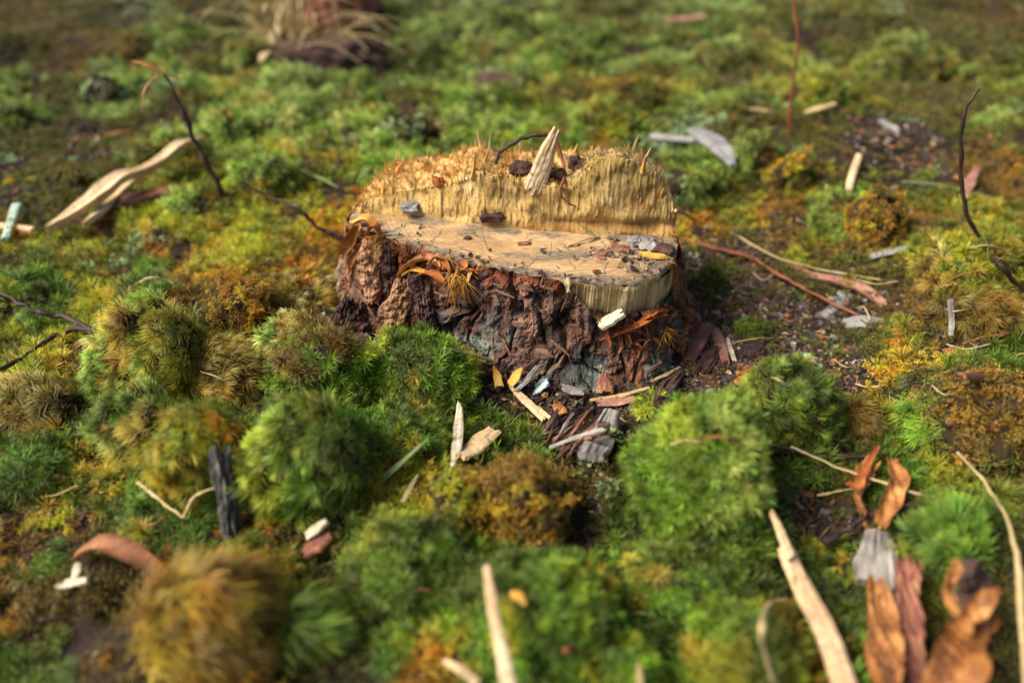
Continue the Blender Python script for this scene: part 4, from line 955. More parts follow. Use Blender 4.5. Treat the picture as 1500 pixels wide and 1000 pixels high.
twig('thin straw stalk crossing in front of the orange bark curl', path([(1158, 655), (1240, 690), (1330, 722), (1440, 750)], .014), .0008, .0005, 'straw', name='straw_stalk', cat='straw', seed=15)
twig('thin pale stalk above the rust red root', path([(1070, 340), (1130, 375), (1200, 395), (1290, 416)], .006), .0007, .0005, 'straw', name='straw_stalk', cat='straw', seed=16)
twig('blurred brown stem running down the lower right edge', [hit(1402, 662, .012), hit(1440, 715, .018), hit(1475, 775, .03), hit(1490, 860, .035), hit(1502, 1010, .03)], .0007, .0011, 'straw', name='stem', cat='stem', seed=17)
twig('yellow stalk bent over at the bottom beside the broken splinter', [hit(1140, 1010, .012), hit(1120, 955, .022), hit(1116, 915, .026), hit(1128, 890, .024), hit(1150, 885, .018)], .0011, .0008, 'straw', name='straw_stalk', cat='straw', seed=18)
twig('small rusty stem beside the leaning twig foot', path([(205, 712), (235, 735), (270, 762)], .012), .0009, .0005, 'straw', name='stem', cat='stem', seed=19)
twig('amber sprig rising right of the rusty stem', path([(270, 762), (290, 735), (320, 712)], .014), .0009, .0004, 'straw', name='stem', cat='stem', seed=20)
twig('arched dry stalk looping over the moss at left', [hit(196, 430), V3(at_y(197, 418, hit(196, 430).y)), V3(at_y(222, 407, hit(196, 430).y)), V3(at_y(250, 413, hit(196, 430).y)), hit(268, 432)], .0008, .0006, 'straw', name='straw_stalk', cat='straw', seed=21)
bt = V3(at_y(733, 224, hit(733, 235).y-.01))
twig('dark curved twig behind the upright splinter on top of the stump', [bt-Vector((.003, 0, .008)), bt, V3(at_y(755, 208, bt.y)), V3(at_y(780, 199, bt.y)), V3(at_y(806, 197, bt.y))], .0008, .0012, 'twig', seed=22)
twig('thin red brown twig bending down the torn step', [V3(at_y(815, 205, .45)), V3(at_y(824, 235, .444)), hit(826, 262, .002), hit(820, 280, .001)+Vector((0, -.002, 0)), hit(830, 292)+Vector((0, -.003, 0)), hit(843, 300)+Vector((0, -.002, 0))], .0010, .0005, 'red_twig', seed=23)
for lab, a, b, mm, ww in [('curved pale grass blade arching left of the stump', [(400, 240), (435, 246), (470, 260), (496, 276)], .012, 'grass', .0035), ('pale green blade curving up beside the left of the stump', [(523, 272), (535, 252), (560, 236), (592, 230)], .014, 'grass', .0035), ('long bright green grass blade on the right', [(1320, 268), (1370, 270), (1420, 282), (1466, 296)], .014, 'grass', .0040)]:
    tag(splint('grass_blade', path(a, b), [ww*.5, ww, ww, ww*.15], .0004, M[mm], n=20, cols=5, rough=0, ragged=0, arch=.15), lab, 'grass blade')

# splinters and chips of wood
def fit(pl, lift):
    pts = path(pl, lift); y = np.array([p.y for p in pts]); t = np.arange(len(y)); a, b = np.polyfit(t, y, 1); yf = a*t+b; yf += min(0, (y-yf).min())*.7
    return [V3(at_y(px, py, yy)) for (px, py), yy in zip(pl, yf)]
def chipt(label, pl, wpx, thick, m, lift=.004, name='wood_chip', cat='wood chip', **k):
    pts = fit(pl, lift); mid = pts[len(pts)//2]; ws = [W_(a, mid) for a in wpx]
    return tag(splint(name, pts, ws, thick, M[m], seed=len(COL.objects) % 97, **k), label, cat)
# tall pale wedge on the stump top
b0 = hit(783, 268, .0); tp = V3(at_y(811, 200, b0.y+.012))
tag(splint('wood_splinter', [b0-Vector((0, 0, .002)), b0*.5+tp*.5, tp], [W_(30, b0), W_(27, b0), W_(14, b0)], .0035, M['pale'], seed=3, roll=.0, ragged=.5, cols=14), 'pale upright wedge of split wood standing on the torn stump top', 'wood splinter')
chipt('bone pale straw standing tall at the bottom edge', [(714, 834), (722, 890), (734, 950), (746, 1010)], (13, 17, 19, 22), .0028, 'pale', .022, ragged=.4, name='wood_splinter', cat='wood splinter')
br = empty('broken_splinter', hit(1160, 830, .016)); tag(br, 'long stepped cream splinter in the lower right, thin end pointing at the big green cushion', 'wood splinter')
q = path([(1128, 760), (1140, 785), (1155, 815)], .022); q2 = path([(1152, 815), (1180, 875), (1212, 945), (1240, 1015)], .018)
reparent(br, [splint('thin_end', q, [W_(8, q[0]), W_(13, q[1]), W_(14, q[1])], .0022, M['pale'], seed=5, ragged=.5), splint('shaft', q2, [W_(26, q2[0]), W_(34, q2[1]), W_(34, q2[1]), W_(30, q2[1])], .0045, M['pale'], seed=6, ragged=.35, cols=14)])
chipt('upright grey white splinter in the green moss at centre', [(673, 598), (671, 628), (669, 655), (664, 682)], (10, 16, 15, 6), .0016, 'white', .015, ragged=.9, name='wood_splinter', cat='wood splinter')
chipt('broad tan chip beside the grey white splinter', [(722, 632), (706, 645), (690, 660), (678, 668)], (26, 30, 28, 20), .0022, 'pale', .015, ragged=.3)
chipt('tan splinter pointing down right below the stump front', [(748, 566), (768, 585), (796, 612)], (5, 13, 13), .0020, 'pale', .006, ragged=.4, name='wood_splinter', cat='wood splinter')
chipt('short tan sliver next to the larger splinter', [(787, 596), (797, 605), (810, 616)], (7, 8, 6), .0015, 'pale', .005, name='wood_splinter', cat='wood splinter')
chipt('orange wood flake standing left of the dark sliver', [(731, 565), (728, 550), (724, 538)], (14, 12, 3), .0010, 'amber', .006)
chipt('orange wood flake leaning beside the first one', [(748, 562), (756, 550), (764, 540)], (14, 17, 5), .0010, 'amber', .008)
chipt('small orange chip near the shredded bark', [(822, 605), (818, 595), (815, 588)], (18, 16, 9), .0015, 'orange', .005)
chipt('dark weathered sliver below the stump front', [(757, 572), (772, 556), (787, 538)], (7, 10, 7), .0016, 'grey_wood', .006, ragged=.4)
chipt('thin straw lying out from the green moss under the stump', [(652, 510), (690, 518), (728, 530)], (5, 7, 5), .0011, 'straw', .007, name='straw_stalk', cat='straw')
chipt('second thin straw under the first one', [(670, 518), (690, 524), (710, 530)], (3, 5, 3), .0009, 'straw', .006, name='straw_stalk', cat='straw')
chipt('blue white lichen covered chip at the foot of the stump', [(782, 572), (791, 566), (801, 560)], (20, 24, 18), .0018, 'blue_lichen', .004)
chipt('dark blue grey chip right of the blue white one', [(826, 568), (840, 572), (852, 575)], (14, 17, 12), .0018, 'grey_wood', .004)
chipt('rust brown bark crumb at the stump foot', [(885, 550), (885, 560), (886, 572)], (10, 22, 24), .0030, 'redbark', .003, name='bark_piece', cat='bark piece')
for k in range(30):
    u = rng.uniform(0, 1); a0 = 792+u*50+rng.normal(0, 6); b0_ = 650+u*14+rng.normal(0, 6); L_ = rng.uniform(35, 85); an = math.radians(rng.normal(38, 11))
    pl = [(a0, b0_), (a0+L_*.5*math.cos(an), b0_-L_*.5*math.sin(an)-rng.uniform(0, 4)), (a0+L_*math.cos(an), b0_-L_*math.sin(an))]; w_ = rng.uniform(3, 9)
    o = splint('bark_strip', fit(pl, .003+.0007*k*rng.random()), [w_*.5*3.6e-4, w_*3.6e-4, w_*.5*3.6e-4], rng.uniform(.0008, .0018), M[['dark_wood', 'grey_wood', 'redbark', 'dark_wood', 'dark_wood'][k % 5]], n=16, cols=8, seed=k, ragged=1.2, rough=.35)
    cn_ = ['dark brown', 'weathered grey', 'rust red', 'dark brown', 'dark brown'][k % 5]; tag(o, cn_+' torn strip in the heap of shredded bark left of the big round cushion', 'bark strip', cn_+' strips in the shredded bark heap')
chipt('grey board scrap carrying the lichen rosette', [(868, 668), (882, 640), (895, 605)], (36, 40, 26), .004, 'grey_wood', .004, name='bark_piece', cat='bark piece')
for lab, pl, wp, m_, th in [('flat grey brown stalk under the right end of the stump', [(865, 586), (905, 580), (950, 568)], (5, 8, 4), 'straw', .001), ('pinkish bark scale beside the flat stalk', [(880, 590), (905, 588), (925, 584)], (14, 18, 12), 'pink', .0012), ('pale short straw among the bark shards', [(955, 558), (975, 549), (995, 538)], (5, 6, 4), 'straw', .001),
        ('dark furrowed bark shard right of the stump foot', [(965, 588), (980, 566), (998, 545)], (20, 26, 14), 'dark_bark', .0035), ('rusty furrowed bark shard leaning on the stump foot', [(1010, 528), (1022, 500), (1035, 478)], (18, 26, 20), 'redbark', .0035),
        ('pink weathered shard right of the rusty one', [(1062, 528), (1055, 505), (1048, 484)], (12, 20, 14), 'pink', .0025), ('bone white straw beside the pink shard', [(1076, 528), (1071, 512), (1066, 496)], (6, 7, 5), 'white', .0012),
        ('dark crumbly bark shard behind the big cushion', [(1025, 545), (1040, 528), (1052, 512)], (20, 24, 16), 'dark_bark', .003)]:
    chipt(lab, pl, wp, th, m_, .006, name='bark_piece' if 'straw' not in m_ and 'white' not in m_ else 'straw_stalk', cat='bark piece' if 'bark' in m_ or m_ == 'pink' else 'straw', ragged=.4)
chipt('bright orange crumpled rot flake above the small green cushion', [(1083, 556), (1098, 545), (1117, 530)], (26, 26, 12), .0018, 'orange', .009, ragged=.9, rough=.5, arch=.3, name='rot_flake', cat='rotten wood')
tag(chunk('acorn_cup', hit(1102, 518, .001), (W_(34, hit(1102, 516)), W_(30, hit(1102, 516)), .009), M['twig'], seed=3, rough=.12), 'round dark brown cone scale half buried in the litter', 'cone scale')
# pink curled bark strip and grey leaves in the litter
chipt('pink brown curled strip of bark in the dark litter on the right', [(1163, 392), (1185, 405), (1225, 415), (1262, 428), (1288, 446)], (16, 18, 26, 28, 22), .0012, 'pink', .007, curl=1.4, name='bark_curl', cat='bark curl', ragged=.4)
chipt('grey brown withered leaf under the pink bark strip, left half', [(1208, 462), (1225, 448), (1235, 430)], (22, 34, 20), .0008, 'grey_leaf', .004, name='dead_leaf', cat='dead leaf', rough=.4, arch=.2)
chipt('grey withered leaf under the root end, right half', [(1240, 468), (1270, 464), (1300, 470)], (26, 32, 14), .0008, 'grey_leaf', .004, name='dead_leaf', cat='dead leaf', rough=.4, arch=.2)
chipt('flat grey bark scrap near the star moss', [(1276, 376), (1300, 370), (1330, 362)], (10, 15, 9), .0015, 'grey_leaf', .006, name='bark_piece', cat='bark piece')
chipt('brown withered leaf right of the litter hollow', [(1398, 510), (1408, 525), (1424, 540)], (22, 32, 24), .0010, 'leaf', .010, name='dead_leaf', cat='dead leaf', rough=.35, arch=.3)
chipt('second brown leaf tucked under the first, by the brown clump', [(1410, 548), (1430, 545), (1450, 538)], (14, 22, 10), .0010, 'leaf', .010, name='dead_leaf', cat='dead leaf', rough=.35, arch=.3)
chipt('small bluish sliver beside the small green cushion', [(1178, 518), (1190, 526), (1204, 536)], (9, 11, 5), .0012, 'blue_lichen', .004)
chipt('slim dark vertical sliver in the hollow at right', [(1392, 440), (1394, 465), (1393, 490)], (8, 9, 6), .0014, 'grey_wood', .008)
# bark curls in the lower right
oc = empty('orange_bark_curl', hit(1282, 745, .006)); tag(oc, 'two lobed orange curl of inner bark under the thin straw stalk', 'bark curl')
pL = path([(1258, 758), (1255, 725), (1262, 700), (1272, 684)], .012); pR = path([(1292, 768), (1300, 735), (1312, 708), (1305, 682)], .013); pH = path([(1240, 712), (1255, 716), (1265, 690), (1284, 662)], .018)
reparent(oc, [splint('lobe', pL, [W_(12, pL[0]), W_(20, pL[0]), W_(34, pL[0]), W_(26, pL[0])], .0014, M['orange'], seed=2, curl=1.1, ragged=.5, flaky=.0008, n=40, cols=16, rough=.45), splint('lobe', pR, [W_(30, pL[0]), W_(38, pL[0]), W_(36, pL[0]), W_(14, pL[0])], .0014, M['orange'], seed=3, curl=1.2, ragged=.4, flaky=.0008, n=40, cols=16, rough=.45),
              splint('curl_tip', pH, [W_(8, pL[0]), W_(14, pL[0]), W_(14, pL[0]), W_(6, pL[0])], .0010, M['rust'], seed=4, curl=.8)])
chipt('rough grey wood knot above the red bark strip', [(1290, 846), (1290, 815), (1288, 792)], (60, 66, 50), .008, 'grey_wood', .006, name='wood_knot', cat='wood piece', ragged=.4, rough=.3)
rb = empty('red_bark_strip', hit(1300, 930, .010)); tag(rb, 'blurred long strip of reddish bark with a dark half at the bottom right', 'bark strip')
pl_ = path([(1282, 862), (1284, 910), (1288, 960), (1294, 1015)], .020); pr_ = path([(1322, 850), (1326, 900), (1330, 960), (1332, 1015)], .014)
reparent(rb, [splint('red_half', pl_, [W_(40, pl_[0]), W_(50, pl_[1]), W_(48, pl_[1]), W_(40, pl_[1])], .005, M['orange'], seed=7, curl=.9, ragged=.6, flaky=.0022, n=50, cols=20, rough=.3), splint('dark_half', pr_, [W_(36, pr_[0]), W_(40, pr_[1]), W_(40, pr_[1]), W_(34, pr_[1])], .006, M['redbark'], seed=8, curl=.7, ragged=.6, flaky=.0022, n=50, cols=20, rough=.3)])
oc2 = empty('twisted_bark_curl', hit(1410, 930, .010)); tag(oc2, 'big twisted orange bark curl wrapped round a dark hollow at the bottom right', 'bark curl')
pa = path([(1402, 828), (1386, 860), (1384, 895), (1408, 928)], .030); pb = path([(1400, 925), (1420, 905), (1440, 885), (1456, 872)], .036); pc_ = path([(1432, 905), (1425, 945), (1405, 980), (1392, 1020)], .026); pd = path([(1420, 835), (1425, 860), (1425, 895)], .018)
w0 = W_(1, pa[0])
reparent(oc2, [splint('lobe', pa, [w0*16, w0*26, w0*34, w0*40], .0020, M['orange'], seed=1, curl=1.2, roll=.5, flaky=.0008, n=40, cols=16, rough=.45), splint('lobe', pb, [w0*42, w0*36, w0*28, w0*10], .0018, M['orange'], seed=2, curl=1.0, flaky=.0008, n=40, cols=16, rough=.45), splint('lobe', pc_, [w0*60, w0*78, w0*80, w0*66], .0022, M['orange'], seed=3, curl=1.2, roll=-.3, flaky=.0008, n=40, cols=16, rough=.45),
               splint('dark_core', pd, [w0*50, w0*56, w0*50], .006, M['dark_wood'], seed=4)])
# left foreground
chipt('arched red brown leaf left of the orange moss tuft', [(112, 815), (150, 800), (190, 812), (232, 838)], (20, 42, 48, 30), .0014, 'leaf', .014, curl=1.2, name='dead_leaf', cat='dead leaf', rough=.25)
chipt('pale shell like wood fragment under the arched leaf', [(86, 858), (105, 853), (128, 850)], (12, 17, 10), .0025, 'white', .012)
chipt('small pale upright chip inside the arch of the leaf', [(110, 845), (113, 832), (116, 822)], (10, 13, 9), .0015, 'white', .012)
g0 = hit(325, 752, .0)
tag(chunk('wood_stub', hit(327, 715, .014)-Vector((0, 0, .006)), (.0072, .007, .042), M['mottled'], seed=5, rough=.55, rot=(-.35, .05, .2), sub=5), 'upright grey weathered stub between the dark green cushions', 'wood stub')
chipt('cream chip with a cut end below the combed green cushion', [(452, 784), (465, 774), (478, 764)], (14, 17, 13), .003, 'white', .010)
chipt('orange brown bark crumb under the cream chip', [(448, 812), (464, 800), (482, 788)], (18, 26, 18), .004, 'redbark', .008, name='bark_piece', cat='bark piece')
chipt('pale dead sprig in the green moss left of centre', [(560, 700), (585, 680), (612, 655), (625, 645)], (14, 10, 6, 5), .0006, 'grass', .012, name='dead_sprig', cat='sprig')
chipt('yellow dry sprig above the yellow moss', [(590, 735), (600, 715), (612, 695)], (6, 8, 4), .0006, 'straw', .014, name='dead_sprig', cat='sprig')
chipt('cream curled sliver at the bottom edge left of centre', [(652, 968), (672, 978), (700, 1000)], (9, 15, 16), .0018, 'pale', .012, name='wood_splinter', cat='wood splinter')
chipt('upright straw stub at the bottom edge right of centre', [(934, 960), (937, 985), (938, 1010)], (7, 9, 10), .0012, 'straw', .012, name='straw_stalk', cat='straw')
chipt('small tan chip in the moss right of the tall straw', [(750, 868), (760, 873), (768, 882)], (12, 15, 8), .0012, 'amber', .010)
chipt('thin dark reddish stick in the shade at the lower left', [(428, 930), (460, 908), (488, 892)], (6, 7, 5), .0014, 'redbark', .008, name='bark_strip', cat='bark strip')
for k in range(70):
    if k < 34: px_, py_ = rng.uniform(1010, 1480), rng.uniform(330, 660); where = 'in the dark litter right of the stump'
    elif k < 54: px_, py_ = rng.uniform(20, 1450), rng.uniform(640, 960); where = 'in the foreground moss'
    else: px_, py_ = rng.uniform(20, 480), rng.uniform(300, 640); where = 'in the moss left of the stump'
    an = rng.uniform(-.8, .8)+(3.14 if rng.random() < .5 else 0); L_ = rng.uniform(28, 75); c1 = rng.uniform(-8, 8)
    m_ = ['twig', 'straw', 'red_twig', 'straw', 'twig'][k % 5]
    pts_ = [hit(px_, py_, .002), hit(px_+L_/2*math.cos(an), py_+L_/2*math.sin(an)*.6+c1, rng.uniform(.005, .011)), hit(px_+L_*math.cos(an), py_+L_*math.sin(an)*.6, rng.uniform(.002, .010))]
    if max(abs(pts_[0].y-pts_[1].y), abs(pts_[1].y-pts_[2].y)) > .035: continue
    kind_ = {'twig': 'thin dark twig', 'straw': 'thin pale stalk', 'red_twig': 'thin reddish twig'}[m_]
    tag(tube('fallen_twig' if m_ != 'straw' else 'straw_stalk', pts_, rng.uniform(.0003, .0006), .0003, M[m_], n=14, seed=k, sides=6), kind_+' lying '+where, 'twig' if m_ != 'straw' else 'straw', kind_+'s '+where)
# background pieces
bb_ = empty('broken_branch', hit(150, 290, .0)); tag(bb_, 'pale bare broken branch lying in the moss at the upper left', 'branch')
lp_ = [(290, 207), (264, 215), (238, 236), (208, 252), (178, 262), (152, 284), (118, 308), (84, 328)]; q = fit(lp_, .024)
reparent(bb_, [splint('limb', q, [W_(a_, q[3]) for a_ in (12, 22, 21, 17, 26, 40, 26, 10)], .006, M['pale'], seed=12, curl=1.0, ragged=.4, n=70, cols=20, rough=.12), splint('split_end', fit([(200, 262), (172, 285), (150, 308), (128, 326)], .016), [W_(a_, q[5]) for a_ in (8, 20, 16, 6)], .005, M['pale'], seed=3, ragged=.8, curl=.6)])
chipt('red brown rotten log piece below the pale broken branch', [(150, 318), (195, 300), (245, 288)], (20, 30, 22), .012, 'redbark', .008, name='bark_piece', cat='bark piece', curl=1.0)
chipt('tan stick end at the left edge', [(-15, 330), (20, 334), (48, 337)], (13, 14, 10), .005, 'pale', .012, name='wood_splinter', cat='wood splinter')
chipt('pale green broken stalk at the left edge', [(8, 350), (16, 325), (24, 300)], (9, 11, 13), .003, 'lichen', .016, name='dead_sprig', cat='sprig')
chipt('pale dead leaf standing in dry grass at the top left', [(382, 90), (395, 65), (405, 42)], (8, 18, 14), .0015, 'straw', .03, name='dead_leaf', cat='dead leaf')
tag(chunk('grey_wood_piece', hit(475, 92, .0), (.12, .07, .035), M['dark_wood'], seed=8, rough=.4), 'weathered grey wood lump in the dry grass at the top left', 'wood piece')
tag(chunk('rotten_stub', hit(505, 30, .02), (.07, .06, .13), M['redbark'], seed=9, rough=.35), 'dark red rotten stub at the top edge left of centre', 'wood stub')
tag(chunk('bark_piece', hit(734, 124, .01), (.05, .035, .014), M['dark_bark'], seed=10, rough=.3), 'dark red brown bark piece lying behind the stump', 'bark piece')
tag(chunk('stone', hit(699, 214, .004), (.011, .009, .006), M['grey_leaf'], seed=11, rough=.2), 'small pale grey stone just behind the stump', 'stone')
chipt('bleached grey bark plate right behind the stump', [(1020, 192), (1042, 205), (1062, 222), (1072, 240)], (22, 40, 34, 12), .004, 'grey_leaf', .020, name='bark_piece', cat='bark piece')
chipt('pale grey strip left of the bleached bark plate', [(955, 200), (985, 202), (1015, 206)], (14, 17, 13), .004, 'grey_leaf', .016, name='bark_piece', cat='bark piece')
chipt('pale splinter standing in the moss beyond the litter', [(1243, 278), (1250, 252), (1258, 228)], (9, 10, 9), .003, 'pale', .014, name='wood_splinter', cat='wood splinter')
chipt('small white chip in the dark hollow at the upper right', [(1290, 178), (1302, 184), (1315, 192)], (12, 13, 8), .003, 'grey_leaf', .006)
chipt('salmon coloured leaf behind the tall dark red twig', [(1412, 290), (1420, 268), (1432, 245)], (10, 18, 8), .001, 'pink', .014, name='dead_leaf', cat='dead leaf')
chipt('pale chip behind the stump near its right corner', [(988, 308), (1000, 312), (1015, 320)], (8, 10, 7), .0018, 'straw', .010)
chipt('pale brown leaf scrap in the upper right', [(975, 30), (1000, 28), (1030, 24)], (16, 22, 14), .003, 'pink', .012, name='dead_leaf', cat='dead leaf')
chipt('tan leaf scrap beyond the pale lichen mound', [(1100, 160), (1120, 162), (1140, 168)], (8, 12, 7), .002, 'straw', .012, name='dead_leaf', cat='dead leaf')
chipt('pale tan scrap on the moss in the upper right', [(1180, 165), (1200, 158), (1222, 152)], (8, 12, 7), .002, 'straw', .014, name='dead_leaf', cat='dead leaf')
chipt('orange dead leaf in the dark hollow at the upper left', [(155, 198), (170, 194), (190, 192)], (6, 9, 5), .0015, 'orange', .012, name='dead_leaf', cat='dead leaf')
# dry grass tuft at the top left
dg = empty('dry_grass_tuft', hit(440, 70)); tag(dg, 'tuft of dry tan grass at the top left of the picture', 'grass tuft')
obs = []
for k in range(46):
    b = hit(440+rng.normal(0, 28), 78+rng.normal(0, 12)); d = Vector((rng.normal(.25, .5), rng.normal(-.1, .4), 1)).normalized(); L = rng.uniform(.06, .13)
    obs.append(splint('blade', [b, b+d*L*.5, b+d*L*.8+Vector((d.x*.03, 0, -.006)), b+d*L+Vector((d.x*.06, d.y*.03, -.03))], [.0022, .003, .002, .0006], .0004, M['straw'], n=8, cols=3, rough=0, ragged=0))
reparent(dg, obs)

# on the stump
fib = empty('x', (0, 0, 0)); bpy.data.objects.remove(fib)
def st_part(o, label=None):
    o.parent = root_st; o.location = Vector(o.location)-SO
    if label: o['label'] = label
    return o
def frontp(px, py, out=.002, up=0.0):
    p = hit(px, py); return p + Vector((0, -out, up))
# tan leaning bark slab and root bark pieces at left
def slab(name, label, pl, wpx, thick, m, out=.004, **k):
    pts = [frontp(a, b, out) for a, b in pl]; y = np.array([p.y for p in pts]); t = np.arange(len(y)); a_, b_ = np.polyfit(t, y, 1); yf = a_*t+b_
    pts = [V3(at_y(px, py, yy)) for (px, py), yy in zip(pl, yf)]; ws = [W_(a, pts[0]) for a in wpx]
    o = splint(name, pts, ws, thick, M[m], seed=len(COL.objects) % 89, rough=.25, **k); return o
y_b = hit(562, 492).y
tag(splint('bark_slab', [V3(at_y(562, 496, y_b-.002)), V3(at_y(578, 458, y_b+.003)), V3(at_y(590, 418, y_b+.008))], [.016, .0155, .012], .006, M['tan_bark'], seed=4, n=70, cols=26, ragged=.3, rough=.3, flaky=.0016), 'tan slab of bark leaning on the left front of the stump', 'bark slab')
tag(splint('bark_slab', [V3(at_y(500, 488, y_b-.004)), V3(at_y(506, 462, y_b)), V3(at_y(510, 444, y_b+.002))], [.013, .014, .006], .006, M['dark_bark'], seed=5, n=60, cols=20, ragged=.3, rough=.3, flaky=.0016), 'small dark bark slab left of the tan one', 'bark slab')
tag(splint('bark_slab', [V3(at_y(531, 488, y_b-.004)), V3(at_y(530, 465, y_b)), V3(at_y(528, 448, y_b+.002))], [.010, .011, .006], .006, M['dark_bark'], seed=6, n=60, cols=20, ragged=.3, rough=.3, flaky=.0016), 'narrow dark bark slab between the tan slab and the small one', 'bark slab')
st_part(slab('bark_ridge', None, [(548, 440), (542, 400), (545, 352)], (26, 32, 30), .006, 'tan_bark', .003, n=70, cols=24, ragged=.2, flaky=.0016), 'light brown ridge of bark on the left root')
st_part(slab('bark_ridge', None, [(575, 430), (572, 395), (570, 356)], (18, 20, 18), .005, 'dark_bark', .003, n=60, cols=20, ragged=.2, flaky=.0016))
st_part(slab('bark_ridge', None, [(625, 480), (620, 440), (612, 402)], (28, 34, 30), .006, 'dark_bark', .003, n=70, cols=24, ragged=.2, flaky=.0016))
# orange curls on the left corner and front edge
for k, (pl, wp, m_, cu) in enumerate([([(502, 370), (512, 350), (522, 332)], (14, 22, 14), 'orange', 1.2), ([(513, 398), (516, 378), (526, 362)], (6, 12, 10), 'orange', 1.0), ([(518, 328), (535, 322), (548, 330)], (14, 22, 18), 'amber', 1.0), ([(540, 340), (548, 330), (556, 345)], (12, 18, 10), 'rust', .8),
        ([(580, 408), (600, 388), (625, 380), (642, 388)], (4, 18, 24, 14), 'orange', 1.3), ([(592, 402), (606, 396), (622, 400)], (8, 14, 10), 'amber', 1.0), ([(610, 405), (628, 400), (648, 412)], (8, 16, 12), 'rust', 1.0), ([(628, 386), (640, 376), (652, 380)], (6, 12, 6), 'orange', 1.0),
        ([(985, 388), (988, 410), (990, 438)], (12, 14, 11), 'orange', .6), ([(976, 395), (976, 410), (974, 425)], (4, 5, 3), 'orange', .4), ([(838, 412), (846, 420), (855, 422)], (10, 16, 12), 'orange', 1.0), ([(882, 462), (888, 452), (890, 444)], (10, 14, 8), 'rust', 1.0),
        ([(905, 490), (935, 478), (955, 466), (975, 462)], (10, 14, 20, 18), 'rust', 1.1), ([(955, 462), (968, 455), (985, 452)], (8, 14, 9), 'rust', 1.1), ([(832, 425), (830, 415), (832, 408)], (4, 8, 4), 'cream', .6)]):
    st_part(slab('inner_bark_curl', None, pl, wp, .0009, m_, .004, n=22, cols=10, curl=cu, ragged=.5))
for k in range(34):
    if k < 20: cx_, cy_ = rng.uniform(878, 1000), rng.uniform(458, 512)
    else: cx_, cy_ = rng.uniform(575, 700), 0; cy_ = np.interp(cx_, [a for a, _ in front_px], [b for _, b in front_px])+rng.uniform(6, 24)
    an = rng.uniform(0, 3.14); L_ = rng.uniform(8, 20); dx_, dy_ = math.cos(an)*L_/2, math.sin(an)*L_/2; w_ = rng.uniform(4, 12)
    st_part(slab('inner_bark_curl', None, [(cx_-dx_, cy_-dy_), (cx_, cy_-2), (cx_+dx_, cy_+dy_)], (w_*.4, w_, w_*.5), .0008, ['rust', 'orange', 'rust', 'redbark'][k % 4], .0015+.002*rng.random(), n=10, cols=6, curl=rng.uniform(.3, 1.3), ragged=.8, roll=rng.normal(0, .5)))
for lab, pl, wp, m_ in [('cream white chip wedged under the bared wood of the stump front', [(882, 476), (895, 468), (909, 459)], (17, 24, 17), 'white')]:
    tag(slab('wood_chip', None, pl, wp, .004, m_, .004, n=24, cols=12, ragged=.3), lab, 'wood chip')
for lab, pl, wp in [('orange fibrous shred right of the stump, upright', [(996, 512), (1000, 495), (1006, 484)], (16, 18, 8)), ('orange forked shred beside the upright one', [(984, 505), (988, 490), (980, 480)], (8, 9, 4))]:
    tag(slab('bark_shred', None, pl, wp, .0012, 'orange', .002, n=18, cols=8, curl=.8, ragged=.5), lab, 'bark shred')
# hanging fibres: two fans of thin strands
def fan(px, py, n, spread, L, label, dirn=(.3, -.5, -1)):
    c = frontp(px, py, .004); vv, ff = [], []; root = []
    for k in range(n):
        d = (Vector(dirn)+Vector(tuple(rng.normal(0, spread, 3)))).normalized(); l = L*rng.uniform(.4, 1.1)
        a = c+Vector(tuple(rng.normal(0, .0012, 3))); pts = [a, a+d*l*.5+Vector((0, -.0015, .001)), a+d*l+Vector((rng.normal(0, .002), .001, -.002))]
        C = spline(pts, 8); b = len(vv); r = .00022*rng.uniform(.6, 1.8)
        for i, q in enumerate(C):
            rr_ = r*(1-.6*i/7)
            for s in range(3): vv.append((q[0]+rr_*math.cos(s*2.09), q[1]+rr_*math.sin(s*2.09), q[2]+rr_*math.cos(s*2.09+1)))
        for i in range(7):
            for s in range(3): ff.append((b+i*3+s, b+i*3+(s+1) % 3, b+i*3+3+(s+1) % 3, b+i*3+3+s))
    o = link('fibre_tuft', mesh_from('fibre_tuft', vv, ff), M['amber'], None); o['kind'] = 'stuff'; o.location = (0, 0, 0); st_part(o)
    return o
fan(668, 396, 46, .5, .020, 'a', (-.25, -.3, -.8)); fan(678, 400, 40, .55, .018, 'a', (.2, -.4, -.9)); fan(560, 345, 30, .5, .014, 'a', (-.7, -.5, -.3)); fan(600, 352, 24, .4, .014, 'b', (-.9, -.4, -.1))
fan(972, 478, 24, .5, .012, 'b', (.3, -.3, -.8)); fan(655, 372, 20, .4, .013, 'c', (.7, -.4, -.6))
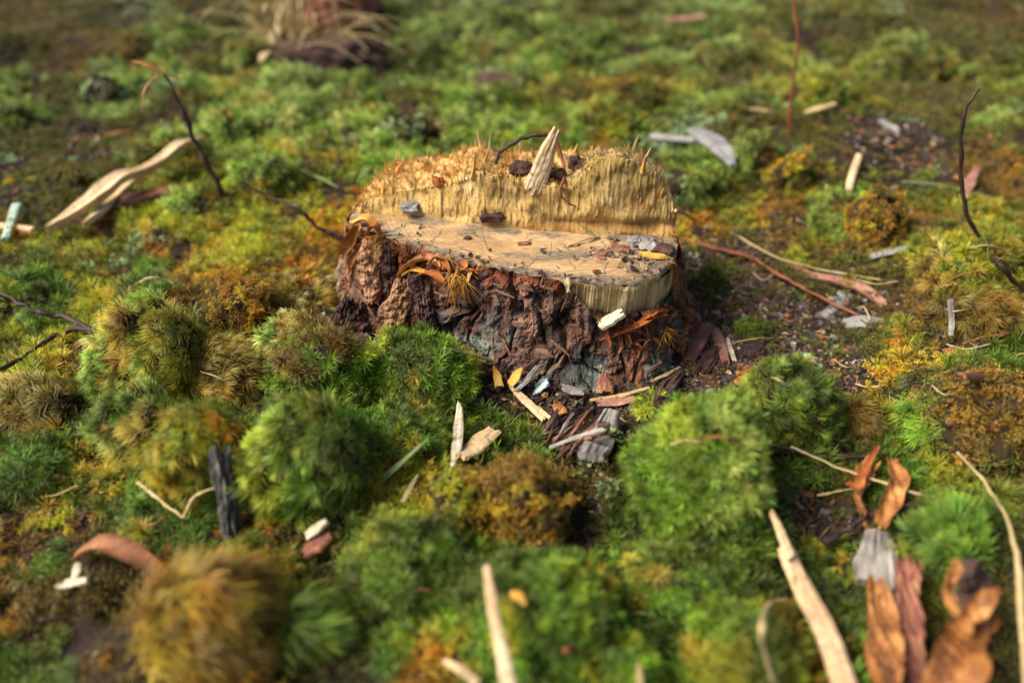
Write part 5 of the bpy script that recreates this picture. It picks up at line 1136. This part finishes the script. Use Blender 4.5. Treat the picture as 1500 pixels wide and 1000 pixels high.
# pieces lying on the stump
def lying(label, px, py, wpx, hpx, m, name='bark_piece', cat='bark piece', seed=0, thick=.0016, rot=0.0):
    p = hit(px, py); 
    o = chunk(name, p+Vector((0, 0, thick*.35)), (W_(wpx, p), W_(hpx, p)*1.6, thick), M[m], seed=seed+len(COL.objects) % 50, rot=(0, 0, rot), rough=.35, sub=3); return tag(o, label, cat)
lying('reddish brown scale lying alone on the smooth cut face', 768, 358, 18, 6, 'redbark')
lying('tiny dark crumb on the left of the smooth cut face', 685, 350, 9, 4, 'dark_bark')
lying('dark red scale near the front right of the cut face', 881, 378, 11, 7, 'redbark')
lying('dark scale just right of the dark red one', 894, 374, 12, 8, 'dark_bark')
lying('grey pebble like leaf scrap at the left foot of the torn step', 601, 308, 26, 14, 'grey_leaf', 'leaf_scrap', 'leaf scrap', thick=.006)
lying('rust red bark scale in the debris at the right of the cut face', 907, 364, 24, 10, 'redbark', rot=-.3)
lying('blue black scale in the debris heap at the right corner', 948, 360, 24, 18, 'grey_wood', thick=.004)
lying('brown grey round scrap left of the blue black scale', 930, 356, 18, 12, 'grey_leaf', thick=.004)
lying('dark scrap at the far right corner of the cut face', 972, 368, 30, 14, 'dark_bark', thick=.004, rot=-.5)
lying('yellow wood chip at the front of the debris heap', 958, 377, 34, 8, 'amber', 'wood_chip', 'wood chip', thick=.003, rot=-.25)
lying('dark bark lump left of the upright wedge on the stump top', 764, 256, 28, 10, 'dark_bark', thick=.008)
lying('dark bark lump right of the upright wedge on the stump top', 815, 262, 26, 10, 'dark_bark', thick=.007)
lying('purple brown bark lump behind the wedge at right', 845, 248, 22, 12, 'dark_bark', thick=.009)
lying('dark rotten patch lump at the foot of the torn step', 722, 322, 34, 7, 'dark_bark', thick=.005)
lying('orange chip on the left of the torn top', 643, 272, 16, 8, 'rust', thick=.006)
chipt('thin pale straw lying on the cut face against the step', [(832, 360), (852, 352), (876, 346)], (3, 5, 4), .0012, 'straw', .0012, name='straw_stalk', cat='straw', n=12, cols=6)
chipt('tiny yellow green needle on the cut face by the step', [(850, 330), (862, 338), (872, 346)], (2, 4, 2), .0006, 'grass', .002, name='pine_needle', cat='needle', n=10, cols=4)
print('objects', len(bpy.data.objects))
